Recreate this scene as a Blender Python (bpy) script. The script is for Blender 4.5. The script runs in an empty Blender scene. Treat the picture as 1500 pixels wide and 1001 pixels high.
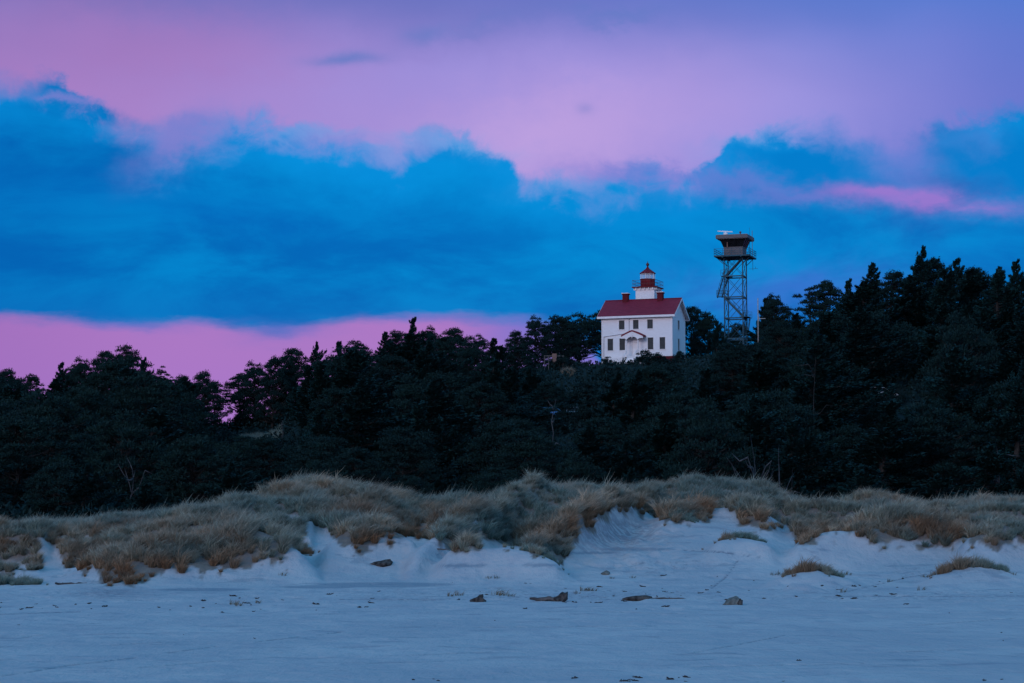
import bpy, math, random
import numpy as np
from mathutils import Vector, Matrix

# ------------------------------------------------------------------ camera
FP = 3200.0                       # focal length in pixels of the 1500 px wide picture
HZ = 770.0                        # row of the horizon
CAMZ = 3.0
PITCH = math.atan((HZ - 500.5) / FP)
scene = bpy.context.scene
cam_d = bpy.data.cameras.new('camera')
cam_d.sensor_width = 36.0
cam_d.lens = FP / 1500.0 * 36.0
cam_d.clip_start = 0.5
cam_d.clip_end = 9000
cam = bpy.data.objects.new('camera', cam_d)
scene.collection.objects.link(cam)
cam.location = (0, 0, CAMZ)
cam.rotation_euler = (math.pi / 2 + PITCH, 0, 0)
scene.camera = cam
scene.render.resolution_x = 1024
scene.render.resolution_y = 683
scene.view_settings.view_transform = 'Standard'
scene.view_settings.look = 'None'
scene.view_settings.exposure = 0.0
scene.view_settings.gamma = 1.0
scene.view_settings.use_curve_mapping = False
scene.render.engine = 'CYCLES'
scene.cycles.max_bounces = 5
scene.cycles.diffuse_bounces = 3

CP, SP = math.cos(PITCH), math.sin(PITCH)

def at(px, row, Y):
    """world point seen at pixel (px,row) at forward distance Y"""
    cx, cy = (px - 750.0) / FP, (500.5 - row) / FP
    dy, dz = CP - cy * SP, SP + cy * CP
    return Vector((cx / dy * Y, Y, CAMZ + dz / dy * Y))

def row_of(Y, z):
    t = (z - CAMZ) / Y
    a = np.arctan(t) - PITCH
    return 500.5 - FP * np.tan(a)

def px_of(x, Y, z):
    t = (z - CAMZ)
    depth = Y * CP + t * SP
    return 750.0 + FP * x / depth

def z_of(row, Y):
    cy = (500.5 - np.asarray(row, dtype=float)) / FP
    return CAMZ + (SP + cy * CP) / (CP - cy * SP) * Y

def srgb(r, g, b):
    def f(c):
        c /= 255.0
        return c / 12.92 if c <= 0.04045 else ((c + 0.055) / 1.055) ** 2.4
    return (f(r), f(g), f(b), 1.0)

# ------------------------------------------------------------------ world: dusk sky with a blue cloud bank
world = bpy.data.worlds.new('World')
scene.world = world
world.use_nodes = True
wt = world.node_tree
wt.nodes.clear()

class S:
    """a float socket with operators"""
    def __init__(s, tree, sock): s.t, s.s = tree, sock
    def _op(s, op, o=None, rev=False, clamp=False):
        n = s.t.nodes.new('ShaderNodeMath'); n.operation = op; n.use_clamp = clamp
        a, b = (o, s) if rev else (s, o)
        for i, v in enumerate((a, b)):
            if v is None: continue
            if isinstance(v, S): s.t.links.new(v.s, n.inputs[i])
            else: n.inputs[i].default_value = float(v)
        return S(s.t, n.outputs[0])
    def __add__(s, o): return s._op('ADD', o)
    __radd__ = __add__
    def __sub__(s, o): return s._op('SUBTRACT', o)
    def __rsub__(s, o): return s._op('SUBTRACT', o, True)
    def __mul__(s, o): return s._op('MULTIPLY', o)
    __rmul__ = __mul__
    def __truediv__(s, o): return s._op('DIVIDE', o)
    def __rtruediv__(s, o): return s._op('DIVIDE', o, True)
    def maxi(s, o): return s._op('MAXIMUM', o)
    def mini(s, o): return s._op('MINIMUM', o)
    def abs(s): return s._op('ABSOLUTE')
    def pow(s, o): return s._op('POWER', o)
    def exp(s): return S(s.t, (lambda n: (s.t.links.new(s.s, n.inputs[0]), n.outputs[0])[1])(newmath(s.t, 'EXPONENT')))
    def sat(s): return s._op('ADD', 0.0, clamp=True)
    def step(s, lo, hi):
        n = s.t.nodes.new('ShaderNodeMapRange'); n.interpolation_type = 'SMOOTHSTEP'
        s.t.links.new(s.s, n.inputs[0])
        n.inputs[1].default_value = lo; n.inputs[2].default_value = hi
        n.inputs[3].default_value = 0; n.inputs[4].default_value = 1
        return S(s.t, n.outputs[0])
def newmath(t, op):
    n = t.nodes.new('ShaderNodeMath'); n.operation = op; return n
def mixc(t, f, a, b):
    n = t.nodes.new('ShaderNodeMix'); n.data_type = 'RGBA'
    if isinstance(f, S): t.links.new(f.s, n.inputs[0])
    else: n.inputs[0].default_value = f
    for i, c in ((6, a), (7, b)):
        if isinstance(c, (tuple, list)): n.inputs[i].default_value = c
        else: t.links.new(c, n.inputs[i])
    return n.outputs[2]
def noise(t, vec, scale, detail=4, rough=0.55, stretch=(1, 1, 1), off=(0, 0, 0), dist=0.0):
    m = t.nodes.new('ShaderNodeMapping'); t.links.new(vec, m.inputs[0])
    m.inputs['Scale'].default_value = stretch; m.inputs['Location'].default_value = off
    n = t.nodes.new('ShaderNodeTexNoise'); t.links.new(m.outputs[0], n.inputs['Vector'])
    n.inputs['Scale'].default_value = scale; n.inputs['Detail'].default_value = detail
    n.inputs['Roughness'].default_value = rough; n.inputs['Distortion'].default_value = dist
    return S(t, n.outputs[0])
def fcurve(t, x, pts, x0, x1, y0, y1):
    """piecewise smooth curve through pts (x,y)"""
    n = t.nodes.new('ShaderNodeFloatCurve')
    c = n.mapping.curves[0]
    P = [((a - x0) / (x1 - x0), (b - y0) / (y1 - y0)) for a, b in pts]
    c.points[0].location = P[0]; c.points[1].location = P[-1]
    for p in P[1:-1]: c.points.new(*p)
    n.mapping.update()
    xx = (x - x0) * (1.0 / (x1 - x0))
    xx = xx.sat()
    t.links.new(xx.s, n.inputs['Value'])
    return S(t, n.outputs[0]) * (y1 - y0) + y0

tc = wt.nodes.new('ShaderNodeTexCoord')
sep = wt.nodes.new('ShaderNodeSeparateXYZ')
wt.links.new(tc.outputs['Generated'], sep.inputs[0])
dX, dY, dZ = (S(wt, sep.outputs[i]) for i in range(3))
yy = dY.maxi(0.05)
pxr = dX / yy * FP + 750.0            # azimuth, on the scale of the picture
rwr = HZ - dZ / yy * FP               # elevation, on the same scale
cmb = wt.nodes.new('ShaderNodeCombineXYZ')
wt.links.new((pxr * 0.001).s, cmb.inputs[0]); wt.links.new((rwr * 0.001).s, cmb.inputs[1])
uv = cmb.outputs[0]
# ragged edges: warp the coordinates before any shape is drawn
n1 = noise(wt, uv, 7.0, 6, 0.60, (1, 1.3, 1)) - 0.5
n2 = noise(wt, uv, 7.0, 6, 0.60, (1, 1.3, 1), (5.3, 2.1, 0)) - 0.5
n3 = noise(wt, uv, 24.0, 4, 0.55, (1, 1.2, 1), (1.3, 7.1, 0)) - 0.5
n4 = noise(wt, uv, 15.0, 5, 0.62, (1, 1.1, 1), (21.3, 4.1, 0), 0.6) - 0.5
n5 = noise(wt, uv, 15.0, 5, 0.62, (1, 1.1, 1), (2.3, 31.1, 0), 0.6) - 0.5
px = pxr + n1 * 95.0 + n3 * 26.0 + n4 * 70.0
rw = rwr + n2 * 80.0 + n3 * 26.0 + n5 * 62.0
rws = rwr + (noise(wt, uv, 3.2, 6, 0.6, (1, 4, 1), (2, 2, 0)) - 0.5) * 50.0 + (noise(wt, uv, 12, 4, 0.6, (1, 3, 1), (12, 2, 0)) - 0.5) * 22.0   # streaky warp of the low edge

def blob(cx, cy, rx, ry, ang=0.0, X=None, R=None):
    X = px if X is None else X; R = rw if R is None else R
    a = math.radians(ang); ca, sa = math.cos(a), math.sin(a)
    ex = ((X - cx) * (ca / rx) + (R - cy) * (sa / rx))
    ey = ((R - cy) * (ca / ry) - (X - cx) * (sa / ry))
    return (ex * ex + ey * ey).mini(20.0) * -1.0

def gblob(*a, **k): return blob(*a, **k).exp()

# clear part of the sky
n_low = noise(wt, uv, 2.2, 3, 0.5, (1, 2.0, 1), (9, 3, 0))
up_t = (fcurve(wt, pxr, [(-400, 0.0), (0, 0.05), (300, 0.3), (700, 0.55), (1000, 0.75), (1300, 0.95), (1900, 1.0)], -400, 1900, 0, 1)
        + (n_low - 0.5) * 0.5).sat()
top_c = mixc(wt, up_t, srgb(118, 110, 180), srgb(84, 122, 208))      # high up
mid_c = mixc(wt, up_t, srgb(168, 126, 196), srgb(160, 154, 228))      # just above the cloud bank
mid_c = mixc(wt, pxr.step(1050, 1550), mid_c, srgb(106, 120, 206))
clear = mixc(wt, (rwr + (n_low - 0.5) * 160.0).step(-60, 150), top_c, mid_c)
clear = mixc(wt, (gblob(640, 110, 260, 60, 0) * 0.6).sat(), clear, srgb(156, 148, 224))
pinkish = gblob(220, 60, 260, 60, 6) * 0.55
clear = mixc(wt, pinkish.sat(), clear, srgb(168, 122, 190))
pinkish2 = (gblob(800, 190, 200, 70, -12) * 0.8).sat()
clear = mixc(wt, pinkish2, clear, srgb(192, 162, 224))
# small wisps high up
wisp = gblob(505, 78, 52, 9, -3, X=pxr + n1 * 50.0, R=rwr + n2 * 34.0 + n3 * 10.0) + gblob(612, 38, 26, 12, X=pxr + n1 * 50.0, R=rwr + n2 * 40.0) * 0.6 \
    + gblob(905, 8, 60, 12) * 0.6 + gblob(690, 30, 90, 14, -10) * 0.35 + gblob(858, 154, 12, 9, X=pxr, R=rwr + n3 * 12.0) * 0.4
clear = mixc(wt, wisp.sat() * 0.75, clear, srgb(92, 122, 196))
# low pink band near the horizon
low = mixc(wt, (pxr + (n_low - 0.5) * 300.0).step(600, 850), srgb(172, 120, 196), srgb(100, 114, 206))
low = mixc(wt, (rwr + (n_low - 0.5) * 40).step(460, 640), low, srgb(166, 118, 200))
low = mixc(wt, (1.0 - pxr.step(-50, 300)) * 0.45, low, srgb(150, 104, 184))
# the cloud bank
topc = fcurve(wt, px, [(-400, 110), (0, 108), (80, 104), (112, 140), (170, 158), (225, 182), (300, 176), (350, 172), (400, 176), (470, 196), (520, 206),
                       (565, 218), (620, 196), (690, 198), (745, 218), (775, 246), (830, 258), (900, 248), (955, 232), (1010, 252),
                       (1080, 205), (1130, 196), (1240, 194), (1300, 206), (1380, 176), (1460, 165), (1560, 150), (1900, 150)], -400, 1900, 0, 700)
botc = fcurve(wt, pxr, [(-400, 470), (0, 463), (90, 466), (150, 472), (205, 476), (260, 466), (300, 466), (350, 480), (405, 486), (460, 474), (520, 464),
                        (600, 458), (700, 456), (800, 462), (900, 560), (1000, 690), (1900, 690)], -400, 1900, 0, 700)
dtop = rw - topc
soft = noise(wt, uv, 5.0, 3, 0.5, (1, 1.4, 1), (31, 11, 0)).step(0.35, 0.65)
ctop = (dtop / (soft * 52.0 + 16.0)).step(-0.5, 1.0)
cbot = 1.0 - (rws - botc - 9.0).step(-14, 12)
cloud = ctop * cbot
n_c = noise(wt, uv, 3.6, 7, 0.62, (1, 2.8, 1), (3, 8, 0), 0.4)
n_c2 = noise(wt, uv, 2.0, 3, 0.5, (1, 3.0, 1), (13, 1, 0))
cb = mixc(wt, n_c.step(0.33, 0.68), srgb(0, 103, 184), srgb(0, 137, 210))
cb = mixc(wt, (1.0 - pxr.step(-150, 500)) * 0.5, cb, srgb(0, 92, 174))
cb = mixc(wt, ((1.0 - dtop.step(10, 120)) * 0.75 * n_c2.step(0.3, 0.6)).sat(), cb, srgb(6, 146, 226))
cb = mixc(wt, (gblob(850, 290, 240, 70, 4) * 0.7).sat(), cb, srgb(0, 142, 218))
cb = mixc(wt, (gblob(300, 300, 330, 40, 4) * 0.5).sat(), cb, srgb(0, 104, 190))
cb = mixc(wt, (pxr.step(900, 1450) * rwr.step(150, 420) * 0.5 * n_c2.step(.3, .7)).sat(), cb, srgb(10, 108, 200))
cb = mixc(wt, (gblob(1180, 425, 170, 34, -4, X=pxr) * 0.6).sat(), cb, srgb(64, 118, 214))
cb = mixc(wt, (rwr.step(390, 470) * (1.0 - pxr.step(700, 1000)) * 0.4).sat(), cb, srgb(14, 104, 186))
sky = mixc(wt, rwr.step(330, 400), clear, low)
sky = mixc(wt, cloud, sky, cb)
lw = (gblob(190, 482, 70, 9, 3, R=rws) + gblob(420, 492, 60, 12, -4, R=rws) + gblob(640, 466, 90, 7, 0, R=rws) * .8 + gblob(300, 476, 60, 6, 0, R=rws) * .5).sat()
sky = mixc(wt, lw * 0.55, sky, srgb(96, 112, 200))
rim = (gblob(660, 206, 80, 13, 4) + gblob(430, 190, 80, 10, 4) * .8 + gblob(1110, 205, 60, 12, -10) * .8 + gblob(560, 224, 30, 12, 0) * .6 + gblob(830, 270, 60, 14, 0) * .6).sat()
sky = mixc(wt, rim * 0.6, sky, srgb(92, 162, 228))
# lavender veils and the lit streak in the bank
veil = (gblob(255, 205, 62, 24, -38) * 1.15 + gblob(90, 143, 44, 10, 6) * 0.9 + gblob(320, 188, 46, 12, -8) * 0.5).sat()
sky = mixc(wt, veil * 0.78, sky, srgb(126, 128, 206))
veil2 = (gblob(1050, 262, 150, 16, 6) * 0.9 + gblob(905, 250, 60, 20) * 0.5 + gblob(1190, 283, 130, 12, 0) * 0.6 + gblob(1340, 235, 60, 55, 30) * 0.9 + gblob(1450, 215, 40, 40, 0) * 0.45).sat()
sky = mixc(wt, veil2 * 0.62, sky, srgb(116, 122, 208))
blu = (gblob(1190, 238, 84, 30, 0) * 1.2 + gblob(1430, 235, 44, 28, 20) * 0.9 + gblob(1500, 240, 40, 50, 0) * 1.1).sat()
sky = mixc(wt, blu, sky, srgb(0, 124, 204))
stn = noise(wt, uv, 9.0, 4, 0.6, (1, 2.5, 1), (17, 3, 0)).step(0.34, 0.60)
streak = (gblob(1375, 294, 125, 15, 4, X=px, R=rwr + n2 * 60.0 + n3 * 26.0) * 1.2 * (stn * 0.65 + 0.35) + gblob(1290, 276, 60, 8, 0, R=rwr + n2 * 40.0) * 0.6).sat()
sky = mixc(wt, streak * 0.80, sky, srgb(162, 120, 208))
# the rest of the vault: deep blue overhead, pale afterglow over the sea behind the camera
west = mixc(wt, dZ.step(0.02, 0.60), (0.56, 0.54, 0.90, 1), (0.12, 0.43, 0.85, 1))
side = mixc(wt, dZ.step(0.05, 0.5), (0.12, 0.26, 0.62, 1), (0.10, 0.40, 0.83, 1))
rest = mixc(wt, dY.step(-0.75, 0.1), west, side)
allsky = mixc(wt, dY.step(0.45, 0.80) * (1.0 - dZ.step(0.30, 0.6)), rest, sky)
SUN_EL, SUN_AZ = math.radians(17), math.radians(208)      # azimuth clockwise from +Y: behind the camera, to the left
nish = wt.nodes.new('ShaderNodeTexSky')
nish.sky_type = 'NISHITA'; nish.sun_disc = False
nish.sun_elevation = SUN_EL; nish.sun_rotation = SUN_AZ
bg1 = wt.nodes.new('ShaderNodeBackground'); wt.links.new(allsky, bg1.inputs[0]); bg1.inputs[1].default_value = 1.0
bg2 = wt.nodes.new('ShaderNodeBackground'); wt.links.new(nish.outputs[0], bg2.inputs[0]); bg2.inputs[1].default_value = 0.0003
adds = wt.nodes.new('ShaderNodeAddShader'); wt.links.new(bg1.outputs[0], adds.inputs[0]); wt.links.new(bg2.outputs[0], adds.inputs[1])
wo = wt.nodes.new('ShaderNodeOutputWorld'); wt.links.new(adds.outputs[0], wo.inputs[0])

# afterglow: one soft low lamp from behind the camera on the left
sun_d = bpy.data.lights.new('sun', 'SUN')
sun_d.energy = 0.80
sun_d.color = (1.0, 0.85, 0.96)
sun_d.angle = math.radians(18)
sun = bpy.data.objects.new('sun', sun_d)
scene.collection.objects.link(sun)
dvec = Vector((math.sin(SUN_AZ) * math.cos(SUN_EL), math.cos(SUN_AZ) * math.cos(SUN_EL), math.sin(SUN_EL)))
sun.rotation_euler = dvec.to_track_quat('Z', 'Y').to_euler()

# ------------------------------------------------------------------ helpers
COL = scene.collection
rnd = random.Random(7)
RNG = np.random.default_rng(11)

def tag(o, label=None, cat=None, group=None, kind=None):
    if label: o['label'] = label
    if cat: o['category'] = cat
    if group: o['group'] = group
    if kind: o['kind'] = kind
    return o

def empty(name, loc=(0, 0, 0), rz=0.0, **k):
    o = bpy.data.objects.new(name, None); COL.objects.link(o)
    o.location = loc; o.rotation_euler = (0, 0, rz); o.empty_display_size = 0.5
    return tag(o, **k)

def np_mesh(name, V, F4=None, F3=None, attrs=None, smooth=False, mat=None):
    me = bpy.data.meshes.new(name)
    V = np.asarray(V, dtype=np.float32).reshape(-1, 3)
    idx, tot = [], []
    if F4 is not None and len(F4): idx.append(np.asarray(F4, np.int32).ravel()); tot.append(np.full(len(F4), 4, np.int32))
    if F3 is not None and len(F3): idx.append(np.asarray(F3, np.int32).ravel()); tot.append(np.full(len(F3), 3, np.int32))
    idx = np.concatenate(idx); tot = np.concatenate(tot)
    me.vertices.add(len(V)); me.vertices.foreach_set('co', V.ravel())
    me.loops.add(len(idx)); me.loops.foreach_set('vertex_index', idx)
    me.polygons.add(len(tot))
    me.polygons.foreach_set('loop_start', np.concatenate([[0], np.cumsum(tot)[:-1]]).astype(np.int32))
    me.polygons.foreach_set('loop_total', tot)
    if smooth: me.polygons.foreach_set('use_smooth', np.ones(len(tot), bool))
    for k, a in (attrs or {}).items():
        at_ = me.attributes.new(k, 'FLOAT', 'POINT'); at_.data.foreach_set('value', np.asarray(a, np.float32))
    if mat: me.materials.append(mat)
    me.update(calc_edges=True)
    return me

def link(name, me, parent=None, loc=None, rz=None):
    o = bpy.data.objects.new(name, me); COL.objects.link(o)
    if parent is not None: o.parent = parent
    if loc is not None: o.location = loc
    if rz is not None: o.rotation_euler = (0, 0, rz)
    return o

class MB:
    """collects solid shapes into one mesh"""
    def __init__(s): s.v, s.f = [], []
    def poly(s, vs, fs):
        b = len(s.v); s.v += [tuple(v) for v in vs]; s.f += [tuple(b + i for i in f) for f in fs]; return s
    def box(s, x0, x1, y0, y1, z0, z1):
        v = [(x, y, z) for z in (z0, z1) for y in (y0, y1) for x in (x0, x1)]
        return s.poly(v, [(0, 2, 3, 1), (4, 5, 7, 6), (0, 1, 5, 4), (2, 6, 7, 3), (0, 4, 6, 2), (1, 3, 7, 5)])
    def bar(s, a, b, w=0.06, h=None):
        """square bar from a to b"""
        h = h or w
        a, b = Vector(a), Vector(b); d = (b - a).normalized()
        up = Vector((0, 0, 1)) if abs(d.z) < 0.95 else Vector((0, 1, 0))
        sx = d.cross(up).normalized() * (w / 2); sz = sx.cross(d).normalized() * (h / 2)
        v = [p + i * sx + j * sz for p in (a, b) for (i, j) in ((-1, -1), (1, -1), (1, 1), (-1, 1))]
        return s.poly(v, [(3, 2, 1, 0), (4, 5, 6, 7), (0, 1, 5, 4), (1, 2, 6, 5), (2, 3, 7, 6), (3, 0, 4, 7)])
    def tube(s, pts, rad, n=6, cap=True):
        pts = [Vector(p) for p in pts]
        if not isinstance(rad, (list, tuple)): rad = [rad] * len(pts)
        vs, fs = [], []
        for i, p in enumerate(pts):
            d = (pts[min(i + 1, len(pts) - 1)] - pts[max(i - 1, 0)]).normalized()
            ref = Vector((1, 0, 0)) if abs(d.x) < 0.9 else Vector((0, 1, 0))
            a = d.cross(ref).normalized(); b = d.cross(a).normalized()
            for k in range(n):
                t = 2 * math.pi * k / n
                vs.append(p + (a * math.cos(t) + b * math.sin(t)) * rad[i])
        for i in range(len(pts) - 1):
            for k in range(n):
                k2 = (k + 1) % n
                fs.append((i * n + k, i * n + k2, (i + 1) * n + k2, (i + 1) * n + k))
        if cap:
            fs.append(tuple(range(n)))
            fs.append(tuple(range(len(pts) * n - 1, (len(pts) - 1) * n - 1, -1)))
        return s.poly(vs, fs)
    def lathe(s, prof, n=24, c=(0, 0), rot=0.0):
        """profile [(r,z)] turned round the vertical through c"""
        vs, fs = [], []
        for r, z in prof:
            for k in range(n):
                t = 2 * math.pi * (k + rot) / n
                vs.append((c[0] + r * math.cos(t), c[1] + r * math.sin(t), z))
        for i in range(len(prof) - 1):
            for k in range(n):
                k2 = (k + 1) % n
                fs.append((i * n + k, i * n + k2, (i + 1) * n + k2, (i + 1) * n + k))
        fs.append(tuple(range(n - 1, -1, -1))); fs.append(tuple((len(prof) - 1) * n + k for k in range(n)))
        return s.poly(vs, fs)
    def prism(s, pts2, y0, y1, axis='y'):
        """polygon in xz extruded along y (or yz along x)"""
        n = len(pts2)
        if axis == 'y': v = [(a, y0, b) for a, b in pts2] + [(a, y1, b) for a, b in pts2]
        else: v = [(y0, a, b) for a, b in pts2] + [(y1, a, b) for a, b in pts2]
        f = [tuple(range(n)), tuple(range(2 * n - 1, n - 1, -1))] + [(i, i + n, (i + 1) % n + n, (i + 1) % n) for i in range(n)]
        return s.poly(v, f)
    def build(s, name, mat, parent=None, smooth=False, bevel=0.0, **k):
        me = bpy.data.meshes.new(name); me.from_pydata(s.v, [], s.f); me.materials.append(mat)
        import bmesh
        bm = bmesh.new(); bm.from_mesh(me); bmesh.ops.recalc_face_normals(bm, faces=bm.faces)
        if bevel: bmesh.ops.bevel(bm, geom=list(bm.edges), offset=bevel, segments=1, affect='EDGES')
        bm.to_mesh(me); bm.free()
        if smooth: me.polygons.foreach_set('use_smooth', np.ones(len(me.polygons), bool))
        o = link(name, me, parent)
        return tag(o, **k)

def mat_base(name, rough=0.8, spec=0.3):
    m = bpy.data.materials.new(name); m.use_nodes = True
    t = m.node_tree; b = t.nodes['Principled BSDF']
    b.inputs['Roughness'].default_value = rough
    b.inputs['Specular IOR Level'].default_value = spec
    return m, t, b
def mat_noise(name, c1, c2, scale=3.0, rough=0.8, spec=0.3, bump=0.0, bscale=20.0, stretch=(1, 1, 1), metal=0.0):
    m, t, b = mat_base(name, rough, spec)
    tcn = t.nodes.new('ShaderNodeTexCoord')
    n = noise(t, tcn.outputs['Object'], scale, 5, 0.6, stretch)
    t.links.new(mixc(t, n.step(0.32, 0.68), c1 + (1,), c2 + (1,)), b.inputs['Base Color'])
    b.inputs['Metallic'].default_value = metal
    if bump:
        n2_ = noise(t, tcn.outputs['Object'], bscale, 4, 0.6, stretch)
        bp = t.nodes.new('ShaderNodeBump'); bp.inputs['Strength'].default_value = bump; bp.inputs['Distance'].default_value = 0.05
        t.links.new(n2_.s, bp.inputs['Height']); t.links.new(bp.outputs[0], b.inputs['Normal'])
    return m
def attr(t, name, kind='GEOMETRY'):
    n = t.nodes.new('ShaderNodeAttribute'); n.attribute_name = name; n.attribute_type = kind
    return S(t, n.outputs['Fac'])

# numpy value noise
_T = np.random.default_rng(3).random((256, 256))
def vnoise(x, y, seed=0):
    x = np.asarray(x, float) + seed * 17.31; y = np.asarray(y, float) + seed * 9.77
    xi, yi = np.floor(x).astype(int), np.floor(y).astype(int)
    fx, fy = x - xi, y - yi
    fx = fx * fx * (3 - 2 * fx); fy = fy * fy * (3 - 2 * fy)
    a = _T[xi % 256, yi % 256]; b = _T[(xi + 1) % 256, yi % 256]
    c = _T[xi % 256, (yi + 1) % 256]; d = _T[(xi + 1) % 256, (yi + 1) % 256]
    return (a * (1 - fx) + b * fx) * (1 - fy) + (c * (1 - fx) + d * fx) * fy - 0.5
def fbm(x, y, oct=4, seed=0, gain=0.5):
    r, a, f = 0, 1.0, 1.0
    for o in range(oct):
        r = r + a * vnoise(x * f, y * f, seed + o * 3); a *= gain; f *= 2.03
    return r
def sstep(t): t = np.clip(t, 0, 1); return t * t * (3 - 2 * t)
def cur(x, pts):
    p = np.array(pts, float); return np.interp(x, p[:, 0], p[:, 1])

# ------------------------------------------------------------------ the lie of the land
CREST = [(-300, 764), (0, 764), (100, 757), (200, 744), (300, 736), (360, 722), (430, 706), (500, 702), (560, 713), (640, 723), (700, 720), (760, 706), (790, 700), (850, 704),
         (900, 704), (960, 697), (1000, 692), (1050, 692), (1090, 696), (1120, 704), (1150, 716), (1190, 732), (1215, 730), (1245, 722), (1280, 726), (1330, 722), (1390, 727), (1430, 720), (1500, 722), (1800, 720)]
# ridges inside the dune field: (px, row of the sand under the grass, distance), front and back width
RIDGES = [
    ([(85, 850, 112), (130, 836, 113), (190, 826, 113), (240, 812, 113), (300, 804, 114), (360, 800, 114), (420, 806, 114), (452, 824, 113), (480, 852, 112)], 3.6, 5.0),
    ([(150, 812, 126), (200, 792, 128), (260, 776, 130), (330, 760, 134), (390, 740, 138), (430, 730, 140), (480, 730, 142), (540, 742, 142), (600, 760, 142)], 6.0, 9.0),
    ([(-80, 800, 126), (0, 796, 126), (60, 794, 126), (100, 806, 126), (140, 822, 126)], 3.5, 6.0),
    ([(470, 800, 118), (510, 792, 119), (560, 786, 120), (590, 790, 120), (620, 802, 118)], 3.4, 4.0),
    ([(600, 812, 115), (640, 792, 119), (680, 770, 124), (720, 752, 129), (760, 730, 136), (800, 722, 144)], 3.5, 7.0),
    ([(640, 818, 113), (690, 806, 113), (740, 802, 113), (790, 812, 112), (828, 830, 111)], 3.0, 4.0),
    ([(760, 806, 116), (800, 788, 119), (840, 768, 123), (880, 750, 128), (920, 736, 134), (960, 728, 140)], 3.2, 6.0),
    ([(960, 762, 131), (1000, 754, 133), (1050, 748, 136), (1090, 752, 134), (1130, 766, 131)], 2.6, 6.0),
    ([(1150, 805, 120), (1190, 794, 121), (1250, 782, 123), (1330, 774, 124), (1390, 780, 124), (1440, 792, 122), (1470, 806, 120)], 3.4, 6.0),
    ([(1400, 802, 118), (1450, 790, 119), (1500, 782, 121), (1700, 780, 121)], 3.6, 6.0),
    ([(1150, 768, 140), (1210, 752, 143), (1260, 744, 145), (1330, 748, 145), (1400, 756, 142)], 4.5, 8.0),
    ([(1120, 852, 107), (1150, 844, 107.2), (1175, 838, 107.4), (1195, 836, 107.4), (1220, 842, 107.2), (1260, 853, 107)], 2.6, 3.4),
    ([(1350, 848, 107.5), (1390, 837, 108), (1420, 830, 108.5), (1450, 832, 108.5), (1480, 840, 108), (1520, 848, 108)], 2.8, 4.0),
    ([(1140, 864, 100), (1158, 853, 100.5), (1180, 857, 100), (1215, 866, 99.5)], 1.2, 1.6),
    ([(1040, 794, 121), (1075, 788, 122), (1100, 790, 121), (1135, 798, 120)], 3.0, 4.0),
]
HCREST = [(-600, 612), (0, 610), (150, 602), (250, 606), (320, 626), (400, 612), (450, 580), (520, 558), (600, 546), (700, 546), (800, 537), (870, 534), (1000, 531), (1050, 520),
          (1100, 508), (1200, 500), (1300, 480), (1500, 470), (2000, 470)]
def hcrestY(p): return cur(p, [(-600, 335), (300, 335), (800, 345), (1000, 346), (1150, 340), (1300, 318), (1500, 300), (2000, 300)])

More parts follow.
